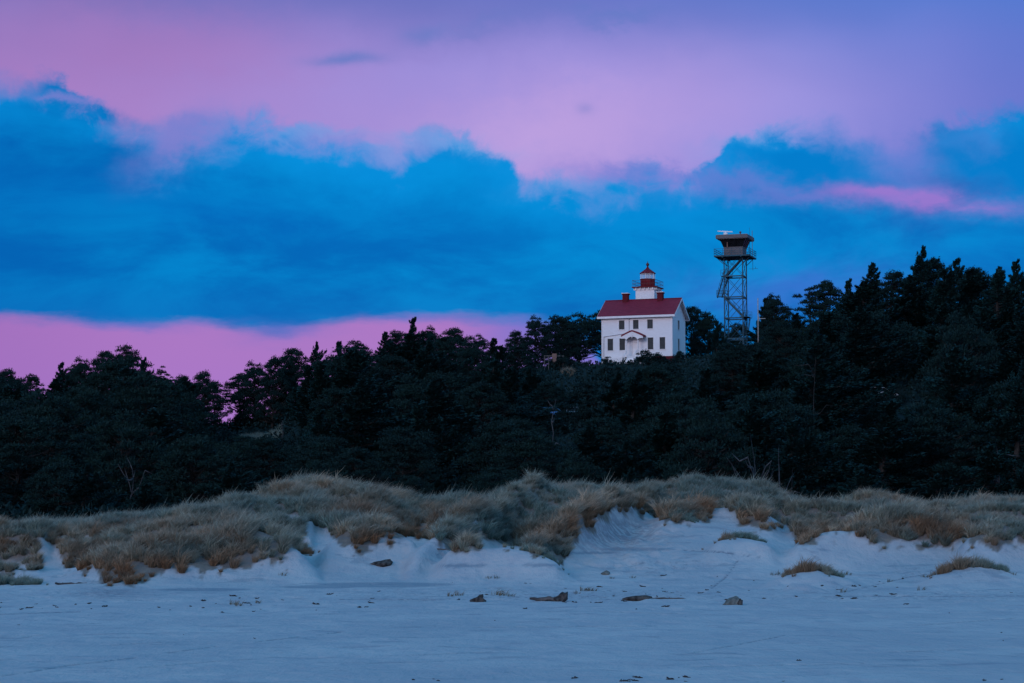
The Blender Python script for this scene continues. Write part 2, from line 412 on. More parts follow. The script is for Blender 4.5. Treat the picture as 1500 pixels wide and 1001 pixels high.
def land(x, Y, rough=True):
    x = np.asarray(x, float); Y = np.asarray(Y, float)
    Ys = np.maximum(Y, 30.0)
    p = 750 + FP * x / (Ys * 0.9995)
    zc = z_of(cur(p, CREST) + 32, 158.0)
    z = zc * sstep((Ys - 101) / 50.0) ** 1.2
    base = z.copy()
    for pts, wf, wb in RIDGES:
        P = np.array(pts, float)
        yc = np.interp(p, P[:, 0], P[:, 2])
        zr = z_of(np.interp(p, P[:, 0], P[:, 1]), yc)
        end = sstep((p - P[0, 0] + 18) / 36.0) * sstep((P[-1, 0] + 18 - p) / 36.0)
        d = (Ys - yc); w = np.where(d < 0, wf, wb)
        g = np.exp(-(d / w) ** 2) * end
        r = z + (zr - z) * g
        z = np.maximum(z, r) if True else z
    # behind the crest: down into the wood
    back = sstep((Ys - 159) / 24.0)
    z = z * (1 - back) + 2.2 * back
    # the wooded hill
    yc = hcrestY(p)
    zh = z_of(cur(p, HCREST), yc)
    t = np.clip((Ys - 186) / (yc - 186), 0, 1)
    prof = 0.75 * t ** 1.5 + 0.25 * sstep(t)
    hill = 2.2 + (zh - 2.2) * prof
    hill = hill + fbm(x / 24, Y / 24, 3, 5) * 1.6 * np.clip((Ys - 190) / 40, 0, 1) * np.clip((yc - 8 - Ys) / 30, 0, 1)
    beyond = sstep((Ys - (yc + 48)) / 110.0)
    hill = hill * (1 - beyond) + 1.0 * beyond
    z = np.where(Ys > 186, hill, z)
    if rough:
        v = veg0(p, Ys, z)
        hum = (0.30 - np.abs(fbm(x / 8.0 + 0.10 * Y, Y / 5.0, 2, 1))) * 2.6 + fbm(x / 2.4 + .2 * Y, Y / 1.9, 2, 8) * 0.55
        v = sstep((cur(p, BND) - row_of(Ys, z) + 14) / 46.0)
        m = np.clip((Ys - 104) / 8, 0, 1) * np.clip((186 - Ys) / 10, 0, 1)
        z = z + hum * m * (0.12 + 0.88 * v)
        # wind-laid relief of the open sand
        z = z - np.clip(fbm(x / .9, Y / 1.6, 2, 121) - .22, 0, 1) * 0.22 * np.clip((130 - Ys) / 12, 0, 1) * np.clip((Ys - 60) / 20, 0, 1)
        z = z + fbm(x / 9, Y / 3.0, 3, 21) * 0.10 * np.clip((Ys - 60) / 30, 0, 1) * np.clip((135 - Ys) / 20, 0, 1)
        z = z + fbm(x / 1.1, Y / 2.4, 3, 31) * 0.045 * np.clip((135 - Ys) / 20, 0, 1)
        rub = np.clip(1 - np.abs(p - 930) / 110, 0, 1) * np.clip((Ys - 112) / 6, 0, 1) * np.clip((140 - Ys) / 8, 0, 1)
        z = z + fbm(x / 0.7, Y / 0.9, 3, 41) * 0.34 * rub          # slumped sand face
        z = z + fbm(x / 0.55, Y / 0.35, 2, 51) * 0.05 * np.exp(-((Ys - 90 - 2 * np.sin(x / 5)) / 4.5) ** 2)   # tide wrack
    return z

BND = [(-300, 850), (0, 848), (40, 842), (60, 838), (80, 806), (92, 822), (100, 838), (130, 842), (165, 858), (195, 856), (240, 842), (330, 842), (395, 824), (440, 824), (456, 816), (462, 792),
       (476, 786), (490, 792), (520, 812), (545, 806), (560, 800), (600, 790), (632, 794), (655, 812), (690, 816), (705, 806), (760, 804), (790, 812), (825, 830), (830, 812),
       (845, 796), (880, 770), (905, 757), (955, 754), (968, 768), (1010, 770), (1035, 764), (1050, 756), (1070, 760), (1100, 778), (1120, 778), (1150, 774), (1160, 790), (1166, 804), (1200, 798),
       (1240, 792), (1280, 808), (1340, 806), (1385, 808), (1420, 800), (1460, 806), (1500, 812), (1800, 815)]
HOLES = [(432, 778, 15, 8), (466, 801, 19, 16), (74, 816, 15, 8), (22, 826, 26, 4), (620, 771, 34, 6), (575, 783, 12, 4), (700, 786, 12, 4), (130, 806, 14, 4), (1352, 800, 14, 3), (1052, 752, 12, 8), (1065, 762, 14, 6), (1245, 756, 0.1, 0.1), (1140, 768, 18, 6), (360, 772, 0.1, .1)]
def veg0(p, Y, z):
    r = row_of(Y, z)
    j = fbm(p / 14.0, r / 9.0, 3, 61) * 20
    b = cur(p, BND)
    v = sstep((b - r + j + 2) / 6.0)
    for cx, cy, rx, ry in HOLES:
        v = v * (1 - sstep(1.6 - np.hypot((p - cx) / rx, (r - cy) / ry) - j * 0.02))
    return v * (Y > 103) * (Y < 186)

TRACKS = [([(-20, 994), (40, 986), (110, 974), (200, 964)], 2.2), ([(250, 956), (320, 947)], 2.0), ([(380, 940), (440, 933)], 1.8), ([(210, 978), (330, 968)], 1.2), ([(470, 930), (500, 926)], 1.6),
          ([(0, 900), (120, 896)], 1.6), ([(40, 934), (50, 933)], 1.5), ([(1010, 957), (1080, 944), (1150, 930)], 1.6), ([(1040, 862), (1062, 845), (1078, 822)], 1.5), ([(700, 919), (960, 917)], 1.0),
          ([(1000, 806), (1060, 809), (1110, 816)], 1.6), ([(1240, 866), (1330, 845), (1376, 838)], 1.6), ([(1200, 874), (1500, 873)], 1.2), ([(500, 878), (640, 879)], 1.2), ([(1340, 916), (1480, 906)], 1.0),
          ([(880, 896), (1000, 899)], 1.0), ([(0, 932), (70, 930)], 1.0), ([(1000, 977), (1260, 972)], 1.0), ([(740, 985), (760, 984)], 1.2), ([(170, 945), (240, 941)], 1.0), ([(600, 960), (720, 955)], 1.0), ([(1300, 955), (1400, 952)], 1.4)]
def tile():
    uf = np.linspace(-0.30, 0.30, 640)
    uc = 0.30 + np.geomspace(0.004, 2.2, 34)
    u = np.concatenate([-uc[::-1], uf, uc])
    Y = np.concatenate([np.linspace(-320, 0, 9)[:-1], np.linspace(0, 40, 60)[:-1], np.linspace(40, 96, 300)[:-1], np.linspace(96, 176, 400)[:-1], np.linspace(176, 200, 30)[:-1], np.linspace(200, 520, 130)[:-1], np.geomspace(520, 6500, 22)])
    U, YY = np.meshgrid(u, Y)
    X = U * np.sqrt(YY ** 2 + 2500)
    Z = land(X, YY)
    P = 750 + FP * X / np.maximum(YY, 30)
    Zs = land(X, YY, False)
    vg = veg0(P, np.maximum(YY, 30), Zs)
    R = row_of(np.maximum(YY, 30), Z)
    hollow_shade = np.zeros_like(Z)
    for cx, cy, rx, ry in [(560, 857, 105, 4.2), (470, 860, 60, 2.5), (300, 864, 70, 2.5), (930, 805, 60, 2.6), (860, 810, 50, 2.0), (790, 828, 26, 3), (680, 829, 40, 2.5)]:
        hollow_shade = np.maximum(hollow_shade, sstep((1.15 - np.hypot((P - cx) / rx, (R - cy) / ry)) * 2.5))
    track = np.zeros_like(Z)
    for pts, w in TRACKS:
        q = np.array(pts, float)
        for (x0, y0), (x1, y1) in zip(q[:-1], q[1:]):
            L2 = (x1 - x0) ** 2 + (y1 - y0) ** 2 * 25
            tt = np.clip(((P - x0) * (x1 - x0) + (R - y0) * (y1 - y0) * 25) / L2, 0, 1)
            d = np.hypot(P - x0 - tt * (x1 - x0), (R - y0 - tt * (y1 - y0)) * 2.2)
            track = np.maximum(track, np.clip(1.4 - d / w, 0, 1) * (YY > 30))
    Z = Z - track * 0.05
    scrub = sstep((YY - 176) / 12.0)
    wrack = np.clip(1.3 - np.abs(R - 872) / 10, 0, 1) * (0.35 + 0.65 * np.clip(1.4 - np.abs(P - 800) / 220, 0, 1) + 0.3 * np.clip(1.3 - np.abs(P - 1350) / 170, 0, 1)) * (YY > 60)
    wrack = np.maximum(wrack, np.clip(1.3 - np.hypot((P - 970) / 90, (R - 830) / 10), 0, 1) * .6 + np.clip(1.3 - np.hypot((P - 1360) / 90, (R - 838) / 9), 0, 1) * .6)
    rubble = np.clip(1.2 - np.hypot((P - 905) / 85, (R - 783) / 30), 0, 1) + np.clip(1.2 - np.hypot((P - 165) / 65, (R - 868) / 12), 0, 1)
    H, W = X.shape
    V = np.stack([X, YY, Z], -1).reshape(-1, 3)
    i = np.arange(H * W).reshape(H, W)
    F = np.stack([i[:-1, :-1], i[:-1, 1:], i[1:, 1:], i[1:, :-1]], -1).reshape(-1, 4)
    return V, F, dict(track=track.ravel(), wrack=np.clip(wrack, 0, 1).ravel(), veg=vg.ravel(), hollow_shade=hollow_shade.ravel(), scrub=scrub.ravel(), rubble=np.clip(rubble, 0, 1).ravel())

def sand_material():
    m, t, b = mat_base('dune_sand', 0.9, 0.15)
    tcn = t.nodes.new('ShaderNodeTexCoord'); ob = tcn.outputs['Object']
    a = noise(t, ob, 0.16, 5, 0.6, (1, 0.8, 1))
    c = noise(t, ob, 0.9, 6, 0.65, (1, 0.42, 1), (4, 4, 0))
    sp = noise(t, ob, 5.5, 4, 0.7, (1, 0.28, 1), (7, 1, 0))
    col = mixc(t, a.step(0.3, 0.7), (0.38, 0.385, 0.39, 1), (0.47, 0.46, 0.445, 1))
    col = mixc(t, c.step(0.45, 0.66) * 0.6, col, (0.34, 0.35, 0.37, 1))
    col = mixc(t, sp.step(0.62, 0.74) * 0.40, col, (0.17, 0.18, 0.20, 1))
    lines = noise(t, ob, 0.8, 5, 0.65, (0.5, 0.9, 1), (1, 9, 0))
    col = mixc(t, lines.step(0.57, 0.64) * 0.42, col, (0.20, 0.22, 0.25, 1))
    wk = noise(t, ob, 3.6, 5, 0.7, (1, 0.45, 1), (31, 4, 0))
    col = mixc(t, attr(t, 'wrack') * wk.step(0.50, 0.64) * 0.75, col, (0.13, 0.14, 0.16, 1))
    tk = noise(t, ob, 2.6, 2, 0.5, (1, 1, 1), (1, 4, 0))
    col = mixc(t, attr(t, 'track') * tk.step(0.36, 0.54) * 0.9, col, (0.14, 0.16, 0.19, 1))
    col = mixc(t, attr(t, 'hollow_shade') * 0.62, col, (0.15, 0.20, 0.24, 1))  # dark lenses: shade of shallow hollows painted into the sand colour
    rb = noise(t, ob, 2.4, 5, 0.65, (1, 1.6, 1), (3, 3, 0))
    col = mixc(t, attr(t, 'rubble') * rb.step(0.40, 0.56) * 0.8, col, (0.22, 0.21, 0.23, 1))
    dryc = noise(t, ob, 1.6, 4, 0.6)
    thatch = mixc(t, dryc.step(0.35, 0.65), (0.10, 0.085, 0.07, 1), (0.20, 0.17, 0.14, 1))
    col = mixc(t, (attr(t, 'veg') * (0.45 + dryc)).sat(), col, thatch)
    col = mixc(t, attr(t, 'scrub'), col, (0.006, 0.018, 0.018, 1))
    t.links.new(col, b.inputs['Base Color'])
    h = noise(t, ob, 2.2, 6, 0.65, (1, 0.45, 1), (2, 5, 0)) + noise(t, ob, 0.8, 4, 0.6, (0.6, 0.8, 1), (8, 5, 0)) * 1.2
    bp = t.nodes.new('ShaderNodeBump'); bp.inputs['Strength'].default_value = 0.8; bp.inputs['Distance'].default_value = 0.18
    t.links.new(h.s, bp.inputs['Height']); t.links.new(bp.outputs[0], b.inputs['Normal'])
    return m

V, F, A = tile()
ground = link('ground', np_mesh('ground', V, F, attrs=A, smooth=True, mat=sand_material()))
tag(ground, 'pale beach sand rising into dunes and a wooded hill', 'ground', kind='structure')

def gz(x, Y): return float(land(np.array([x]), np.array([Y]))[0])

# ------------------------------------------------------------------ dune grass
def grass_material():
    m, t, b = mat_base('beach_grass', 0.85, 0.15)
    h = attr(t, 'h'); br = attr(t, 'br')
    tint = attr(t, 'tint', 'INSTANCER'); dry = attr(t, 'dry', 'INSTANCER')
    green = mixc(t, br, (0.05, 0.13, 0.12, 1), (0.22, 0.33, 0.27, 1))
    tan = mixc(t, br, (0.20, 0.17, 0.10, 1), (0.56, 0.48, 0.34, 1))
    rust = mixc(t, br, (0.13, 0.070, 0.035, 1), (0.38, 0.22, 0.115, 1))
    col = mixc(t, tint, green, tan)
    col = mixc(t, dry, col, rust)
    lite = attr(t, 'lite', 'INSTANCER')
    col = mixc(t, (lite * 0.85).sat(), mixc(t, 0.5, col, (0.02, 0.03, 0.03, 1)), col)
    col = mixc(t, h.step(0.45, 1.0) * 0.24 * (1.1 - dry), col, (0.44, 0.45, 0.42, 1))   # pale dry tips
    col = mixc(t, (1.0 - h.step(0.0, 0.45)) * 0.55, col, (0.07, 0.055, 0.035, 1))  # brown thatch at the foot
    t.links.new(col, b.inputs['Base Color'])
    return m
GM = grass_material()

def tuft_arrays(seed, blades, hgt, spread, lean, width=0.018, droop=0.5):
    r = np.random.default_rng(seed)
    n = blades
    a = r.random(n) * 2 * np.pi; rad = spread * np.sqrt(r.random(n))
    base = np.stack([np.cos(a) * rad, np.sin(a) * rad, np.full(n, -0.05)], -1)
    L = hgt * (0.55 + 0.6 * r.random(n)) * np.where(r.random(n) < 0.06, 1.35, 1.0)
    a2 = a + r.normal(0, .5, n)
    out = np.stack([np.cos(a2), np.sin(a2), np.zeros(n)], -1) * (r.random(n) ** 0.7)[:, None]
    wind = np.array([lean, 0.0, 0]) * (0.4 + 1.2 * r.random(n))[:, None]
    d0 = out * 0.45 + wind * 0.4 + np.array([0, 0, 1.0]) + r.normal(0, 0.08, (n, 3))
    d1 = out * droop * 2.6 + wind * 1.8 + np.array([0, 0, 0.62]) + r.normal(0, 0.18, (n, 3))
    d0 /= np.linalg.norm(d0, axis=1)[:, None]; d1 /= np.linalg.norm(d1, axis=1)[:, None]
    p0 = base; p1 = p0 + d0 * (L * 0.5)[:, None]; p2 = p1 + d1 * (L * 0.5)[:, None]
    sa = r.random(n) * np.pi
    s = np.stack([np.cos(sa), np.sin(sa) * 0.5, np.zeros(n)], -1) * (width * (0.6 + 0.8 * r.random(n)))[:, None]
    V = np.stack([p0 - s, p0 + s, p1 - s * 0.75, p1 + s * 0.75, p2], 1).reshape(-1, 3)
    i = np.arange(n) * 5
    F4 = np.stack([i, i + 1, i + 3, i + 2], -1); F3 = np.stack([i + 2, i + 3, i + 4], -1)
    h = np.tile([0, 0, 0.5, 0.5, 1.0], n); b = np.repeat(r.random(n), 5)
    return V, F4, F3, h, b

protos = bpy.data.collections.new('grass_tufts')
for k in range(10):
    V, F4, F3, h, b = tuft_arrays(100 + k, 120, 0.95 + 0.10 * (k % 4), 0.20, 0.16 + 0.14 * (k % 3), 0.017)
    me = np_mesh('tuft', V, F4, F3, attrs=dict(h=h, br=b), mat=GM)
    protos.objects.link(bpy.data.objects.new('tuft_%02d' % k, me))

gt = bpy.data.node_groups.new('grass_on_dunes', 'GeometryNodeTree')
gt.interface.new_socket('Geometry', in_out='INPUT', socket_type='NodeSocketGeometry')
gt.interface.new_socket('Geometry', in_out='OUTPUT', socket_type='NodeSocketGeometry')
gi = gt.nodes.new('NodeGroupInput'); go_ = gt.nodes.new('NodeGroupOutput')
ci = gt.nodes.new('GeometryNodeCollectionInfo'); ci.inputs['Collection'].default_value = protos
ci.inputs['Separate Children'].default_value = True; ci.inputs['Reset Children'].default_value = True
iop = gt.nodes.new('GeometryNodeInstanceOnPoints'); iop.inputs['Pick Instance'].default_value = True
def named(nm, dt):
    n = gt.nodes.new('GeometryNodeInputNamedAttribute'); n.data_type = dt; n.inputs['Name'].default_value = nm
    return n.outputs['Attribute']
gt.links.new(gi.outputs[0], iop.inputs['Points']); gt.links.new(ci.outputs[0], iop.inputs['Instance'])
gt.links.new(named('pick', 'INT'), iop.inputs['Instance Index'])
gt.links.new(named('rot', 'FLOAT_VECTOR'), iop.inputs['Rotation'])
gt.links.new(named('scl', 'FLOAT_VECTOR'), iop.inputs['Scale'])
gt.links.new(iop.outputs[0], go_.inputs[0])

def grass_object(name, pts, scl, tint, dry, label, lite=None):
    n = len(pts)
    me = bpy.data.meshes.new(name); me.vertices.add(n); me.vertices.foreach_set('co', np.asarray(pts, np.float32).ravel())
    a = me.attributes.new('pick', 'INT', 'POINT'); a.data.foreach_set('value', RNG.integers(0, 10, n).astype(np.int32))
    rot = np.stack([RNG.normal(0, 0.10, n), RNG.normal(0, 0.10, n), RNG.normal(0, 0.45, n)], -1).astype(np.float32)
    a = me.attributes.new('rot', 'FLOAT_VECTOR', 'POINT'); a.data.foreach_set('vector', rot.ravel())
    a = me.attributes.new('scl', 'FLOAT_VECTOR', 'POINT'); a.data.foreach_set('vector', np.asarray(scl, np.float32).ravel())
    a = me.attributes.new('tint', 'FLOAT', 'POINT'); a.data.foreach_set('value', np.asarray(tint, np.float32))
    a = me.attributes.new('lite', 'FLOAT', 'POINT'); a.data.foreach_set('value', (lite if lite is not None else RNG.random(n)).astype(np.float32))
    a = me.attributes.new('dry', 'FLOAT', 'POINT'); a.data.foreach_set('value', np.asarray(dry, np.float32))
    me.materials.append(GM); me.update()
    o = link(name, me)
    md = o.modifiers.new('grass', 'NODES'); md.node_group = gt
    return tag(o, label, 'grass', kind='stuff')

N = 80000
Yr = 104 + 80 * RNG.random(N); ur = -0.275 + 0.55 * RNG.random(N)
keep = RNG.random(N) < Yr / 184
Yr, ur = Yr[keep], ur[keep]; Xr = ur * Yr
Pz = 750 + FP * ur
Zs = land(Xr, Yr, False); Zr = land(Xr, Yr)
vv = veg0(Pz, Yr, Zs)
cl = fbm(Xr / 1.1 + Yr * .3, Yr / 1.5, 3, 71) * 0.75            # clumpiness
keep = (vv > 0.12 + 0.6 * RNG.random(len(vv))) & (cl > -0.25)
Xr, Yr, Zr, Pz, vv, cl = (a[keep] for a in (Xr, Yr, Zr, Pz, vv, cl))
Rr = row_of(Yr, Zr)
edge = np.clip((cur(Pz, BND) - Rr) / 22.0, 0, 1)       # 0 at the foot of the grass
big = fbm(Xr / 7.0, Yr / 5.0, 3, 81); mid_n = fbm(Xr / 2.2, Yr / 2.2, 2, 91)
dry = np.clip((1 - edge) * 1.0 + big * 1.0 + mid_n * 0.5 - 0.25, 0, 0.95)
def near_line(pts, w):
    q = np.array(pts, float); best = np.full(len(Pz), 1e9)
    for (x0, y0), (x1, y1) in zip(q[:-1], q[1:]):
        k_ = 9.0; L2 = (x1 - x0) ** 2 + k_ * (y1 - y0) ** 2
        tt = np.clip(((Pz - x0) * (x1 - x0) + k_ * (Rr - y0) * (y1 - y0)) / L2, 0, 1)
        best = np.minimum(best, np.hypot((Pz - x0 - tt * (x1 - x0)) / 2.4, Rr - y0 - tt * (y1 - y0)))
    return np.exp(-(best / w) ** 2)
e2 = np.clip((cur(Pz, BND) - Rr) / 50.0, 0, 1)
tint = np.clip(0.80 - 0.62 * e2 + fbm(Xr / 5.0, Yr / 4.0, 3, 101) * 1.8 + mid_n * 0.6 + RNG.normal(0, .16, len(Xr)), 0, 1)
dry = dry * 0.35
for pts, w, v in [([(95, 832), (180, 848), (300, 836), (400, 824)], 17, 1.0), ([(130, 812), (260, 800), (345, 798)], 9, .7), ([(770, 800), (850, 770), (930, 746)], 12, 1.0),
                  ([(1165, 796), (1250, 788), (1330, 776), (1400, 788)], 12, .85), ([(470, 792), (520, 802), (600, 786)], 11, .95), ([(490, 752), (620, 768), (700, 748)], 9, .5),
                  ([(960, 758), (1040, 752), (1110, 766)], 9, .9), ([(-20, 806), (80, 792)], 10, .7), ([(1380, 806), (1500, 796)], 8, .5), ([(60, 762), (0, 766)], 8, .5), ([(120, 790), (200, 772)], 6, .6)]:
    dry = np.maximum(dry, v * near_line(pts, w) * (0.9 + mid_n * .8 + RNG.normal(0, .12, len(Pz))))
dry = np.clip(dry, 0, 1)
for pts, w, v in [([(60, 772), (180, 758), (300, 752), (400, 744)], 15, 1.0), ([(650, 808), (760, 800), (820, 822)], 10, 1.0), ([(700, 768), (770, 738)], 10, .7), ([(1090, 744), (1180, 752), (1270, 748)], 12, .9),
                  ([(400, 818), (460, 826)], 10, 1.0), ([(430, 738), (520, 728)], 10, .8), ([(0, 780), (90, 776)], 7, .8), ([(850, 724), (960, 722)], 8, .6), ([(1330, 752), (1480, 756)], 10, .7), ([(1430, 786), (1500, 780)], 6, .8)]:
    f = v * near_line(pts, w); dry = dry * (1 - .8 * f); tint = tint * (1 - .85 * f)
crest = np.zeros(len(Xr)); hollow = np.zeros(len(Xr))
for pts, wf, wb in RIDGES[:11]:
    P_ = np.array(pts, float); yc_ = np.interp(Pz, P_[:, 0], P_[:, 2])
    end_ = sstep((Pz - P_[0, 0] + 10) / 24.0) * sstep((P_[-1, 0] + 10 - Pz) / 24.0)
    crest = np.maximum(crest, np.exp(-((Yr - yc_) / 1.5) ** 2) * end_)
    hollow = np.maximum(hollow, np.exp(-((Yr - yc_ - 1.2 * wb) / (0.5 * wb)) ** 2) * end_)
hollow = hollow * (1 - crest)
low_ = np.clip((cur(Pz, BND) - Rr) / 14.0, 0, 1)
tint = np.clip(tint + crest * .40 - hollow * .40, 0, 1); dry = np.clip(dry * (1.15 - .4 * crest * low_), 0, 1)
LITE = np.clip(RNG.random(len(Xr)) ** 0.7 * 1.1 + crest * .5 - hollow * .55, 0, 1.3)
sc = (0.50 + 0.42 * RNG.random(len(Xr)) ** 1.5 + cl * 0.5 + crest * .16 - hollow * .18 - 0.06 * (Yr > 140) + fbm(Xr / 3.1, Yr / 3.1, 2, 141) * .35) * (0.45 + 0.55 * np.clip(vv, 0, 1)) * (0.45 + 0.55 * np.clip((cur(Pz, BND) - Rr + 4) / 18.0, 0, 1))
sc = sc * np.where(RNG.random(len(Xr)) < 0.30 + 0.70 * np.clip((cur(Pz, BND) - Rr + fbm(Xr / 1.2, Yr / 1.2, 2, 151) * 26) / 26.0, 0, 1), 1.0, 0.02)
scl = np.stack([sc * (1.0 + 0.2 * RNG.random(len(Xr))), sc * 1.05, sc * .86], -1)
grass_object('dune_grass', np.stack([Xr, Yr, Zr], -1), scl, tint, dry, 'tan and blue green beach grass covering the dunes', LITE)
print('tufts', len(Xr))
# stand-alone clumps of grass on the open sand: a mesh each
# arc of the clump as (px, row of its foot, distance, height scale, greenness 0..1), and how deep it grows
CLUMPS = [
    ([(1142, 844, 107.0, .35, .5), (1160, 841, 107.1, .75, .1), (1180, 838, 107.2, 1.0, .1), (1200, 838, 107.2, .85, .4), (1218, 842, 107.1, .70, .9), (1232, 846, 107, .45, 1)], 1.6, 120,
     'rust and dark olive grass clump alone on a low mound right of centre'),
    ([(1372, 842, 107.6, .60, .1), (1385, 839, 107.8, .95, .1), (1405, 834, 108.2, 1.0, .3), (1430, 831, 108.4, .9, .6), (1452, 834, 108.3, .7, .9), (1475, 842, 108, .35, 1)], 2.2, 160,
     'wide grass clump with a pale left end on a sand mound near the right edge'),
    ([(1074, 777, 122.5, .85, .95), (1086, 779, 122.2, .85, 1), (1100, 783, 121.8, .7, 1), (1112, 788, 121.4, .5, 1), (1120, 791, 121, .35, 1)], 1.4, 70,
     'dark green grass clump leaning downhill right of the bare sand face'),
    ([(1052, 785, 121.5, .4, .2), (1062, 781, 121.8, .7, .2), (1069, 782, 121.6, .7, .6)], 1.0, 26, 'small ragged grass clump left of the dark green leaning one'),
    ([(-20, 846, 108, .9, .8), (10, 843, 108.4, 1.0, .8), (30, 842, 108.6, .6, .8), (45, 841, 108.8, .75, .9), (66, 841, 108.8, .5, .9)], 2.4, 110, 'low dark green grass clump at the left edge of the picture'),
    ([(964, 766, 131, .7, .1), (975, 768, 130.6, .9, .5), (990, 768, 130.4, .9, 1), (1008, 770, 130.2, .7, 1), (1022, 772, 130, .4, 1)], 1.6, 90, 'rust and green grass clump on the right shoulder of the bare sand face'),
    ([(433, 790, 121, .5, 0), (446, 788, 121.3, .7, 0), (460, 787, 121.3, .6, 0)], 1.2, 36, 'small rust coloured grass clump in the sandy hollow left of centre'),
    ([(664, 818, 112.5, .6, 0), (674, 817, 112.6, .8, .1), (686, 815, 112.6, .6, .4)], 1.2, 40, 'dark rust grass clump on the nose of the middle sand mound'),
    ([(762, 812, 112.4, .8, 1), (780, 816, 112, .75, 1), (800, 822, 111.6, .65, 1), (815, 828, 111.2, .5, 1), (825, 832, 111, .3, 1)], 1.2, 80, 'dark green grass tail trailing down onto the beach in the middle'),
]
def clump_mesh(name, pts, scls, tn, dr, mat):
    Vs, F4s, F3s, hs, bs, ts, ds = [], [], [], [], [], [], []
    off = 0
    for j, p in enumerate(pts):
        V, F4, F3, h, b = tuft_arrays(5000 + j % 23, 70, 0.80, 0.24, 0.35, 0.014)
        a = rnd.gauss(0, .4); ca, sa = math.cos(a), math.sin(a)
        V = V * scls[j]
        V = np.stack([V[:, 0] * ca - V[:, 1] * sa, V[:, 0] * sa + V[:, 1] * ca, V[:, 2]], -1) + p
        Vs.append(V); F4s.append(F4 + off); F3s.append(F3 + off); off += len(V)
        hs.append(h); bs.append(b); ts.append(np.full(len(V), tn[j])); ds.append(np.full(len(V), dr[j]))
    return np_mesh(name, np.concatenate(Vs), np.concatenate(F4s), np.concatenate(F3s),
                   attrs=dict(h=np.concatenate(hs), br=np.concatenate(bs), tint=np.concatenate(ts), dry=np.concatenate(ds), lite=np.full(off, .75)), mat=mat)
def clump_material():
    m = GM.copy(); m.name = 'clump_grass'
    for n in m.node_tree.nodes:
        if n.type == 'ATTRIBUTE': n.attribute_type = 'GEOMETRY'
    return m
CM = clump_material()
crn = np.random.default_rng(44)
for arc_, dep, n_, lab_ in CLUMPS:
    A_ = np.array(arc_, float)
    q = np.interp(crn.random(n_), np.linspace(0, 1, 50), np.linspace(A_[0, 0], A_[-1, 0], 50))
    Yq = np.interp(q, A_[:, 0], A_[:, 2]) + dep * (crn.random(n_) - 0.15)
    # the foot of the clump lies where the ground is seen at the given row
    hs_ = np.interp(q, A_[:, 0], A_[:, 3]) * (0.65 + 0.45 * crn.random(n_)); gr_ = np.interp(q, A_[:, 0], A_[:, 4])
    st = crn.random(n_) < .16
    q = np.where(st, q + crn.normal(0, 9, n_), q); Yq = np.where(st, Yq - np.abs(crn.normal(0, .5, n_)), Yq); hs_ = np.where(st, hs_ * .5, hs_ * (0.8 + .35 * np.sin(q * .35) * np.cos(q * .13)))
    xq = (q - 750) / FP * Yq
    P3 = np.stack([xq, Yq, land(xq, Yq)], -1); c = P3.mean(0)
    me = clump_mesh('grass_clump', P3 - c, hs_, np.clip(.55 - .55 * gr_, 0, 1), np.clip(.85 - 1.0 * gr_, 0, 1), CM)
    tag(link('grass_clump', me, loc=c), lab_, 'grass clump')

# ------------------------------------------------------------------ trees
def foliage_material(name, c1, c2, c3):
    m, t, b = mat_base(name, 0.75, 0.18)
    tcn = t.nodes.new('ShaderNodeTexCoord')
    oi = t.nodes.new('ShaderNodeObjectInfo'); rr = S(t, oi.outputs['Random'])
    n = noise(t, tcn.outputs['Object'], 0.55, 3, 0.6)
    geo = t.nodes.new('ShaderNodeNewGeometry'); ri = S(t, geo.outputs['Random Per Island'])
    col = mixc(t, (n.step(0.3, 0.7) * 0.6 + ri * 0.4).sat(), c1 + (1,), c2 + (1,))
    col = mixc(t, rr * 0.7, col, c3 + (1,))
    t.links.new(col, b.inputs['Base Color'])
    return m
FOL_S = foliage_material('spruce_needles', (0.002, 0.020, 0.022), (0.010, 0.050, 0.042), (0.004, 0.030, 0.030))
FOL_P = foliage_material('pine_needles', (0.0015, 0.013, 0.014), (0.008, 0.034, 0.026), (0.003, 0.020, 0.020))
FOL_B = foliage_material('bush_leaves', (0.002, 0.014, 0.015), (0.008, 0.030, 0.026), (0.004, 0.020, 0.021))
BARK = mat_noise('bark', (0.018, 0.018, 0.018), (0.045, 0.045, 0.042), 4.0, 0.95, 0.1, stretch=(1, 1, .3))
DEAD = mat_noise('dead_wood', (0.03, 0.035, 0.04), (0.085, 0.09, 0.095), 3.0, 0.9, 0.1, stretch=(1, 1, .3))

def leaf_quads(c, ax, nrm, L, W):
    side = np.cross(ax, nrm); side /= (np.linalg.norm(side, axis=1)[:, None] + 1e-9)
    a = ax * L[:, None]; s = side * W[:, None]
    V = np.stack([c - a * 0.5, c + s * 0.5, c + a * 0.5, c - s * 0.5], 1).reshape(-1, 3)
    i = np.arange(len(c)) * 4
    return V, np.stack([i, i + 1, i + 2, i + 3], -1)
def norm(v): return v / (np.linalg.norm(v, axis=-1, keepdims=True) + 1e-9)

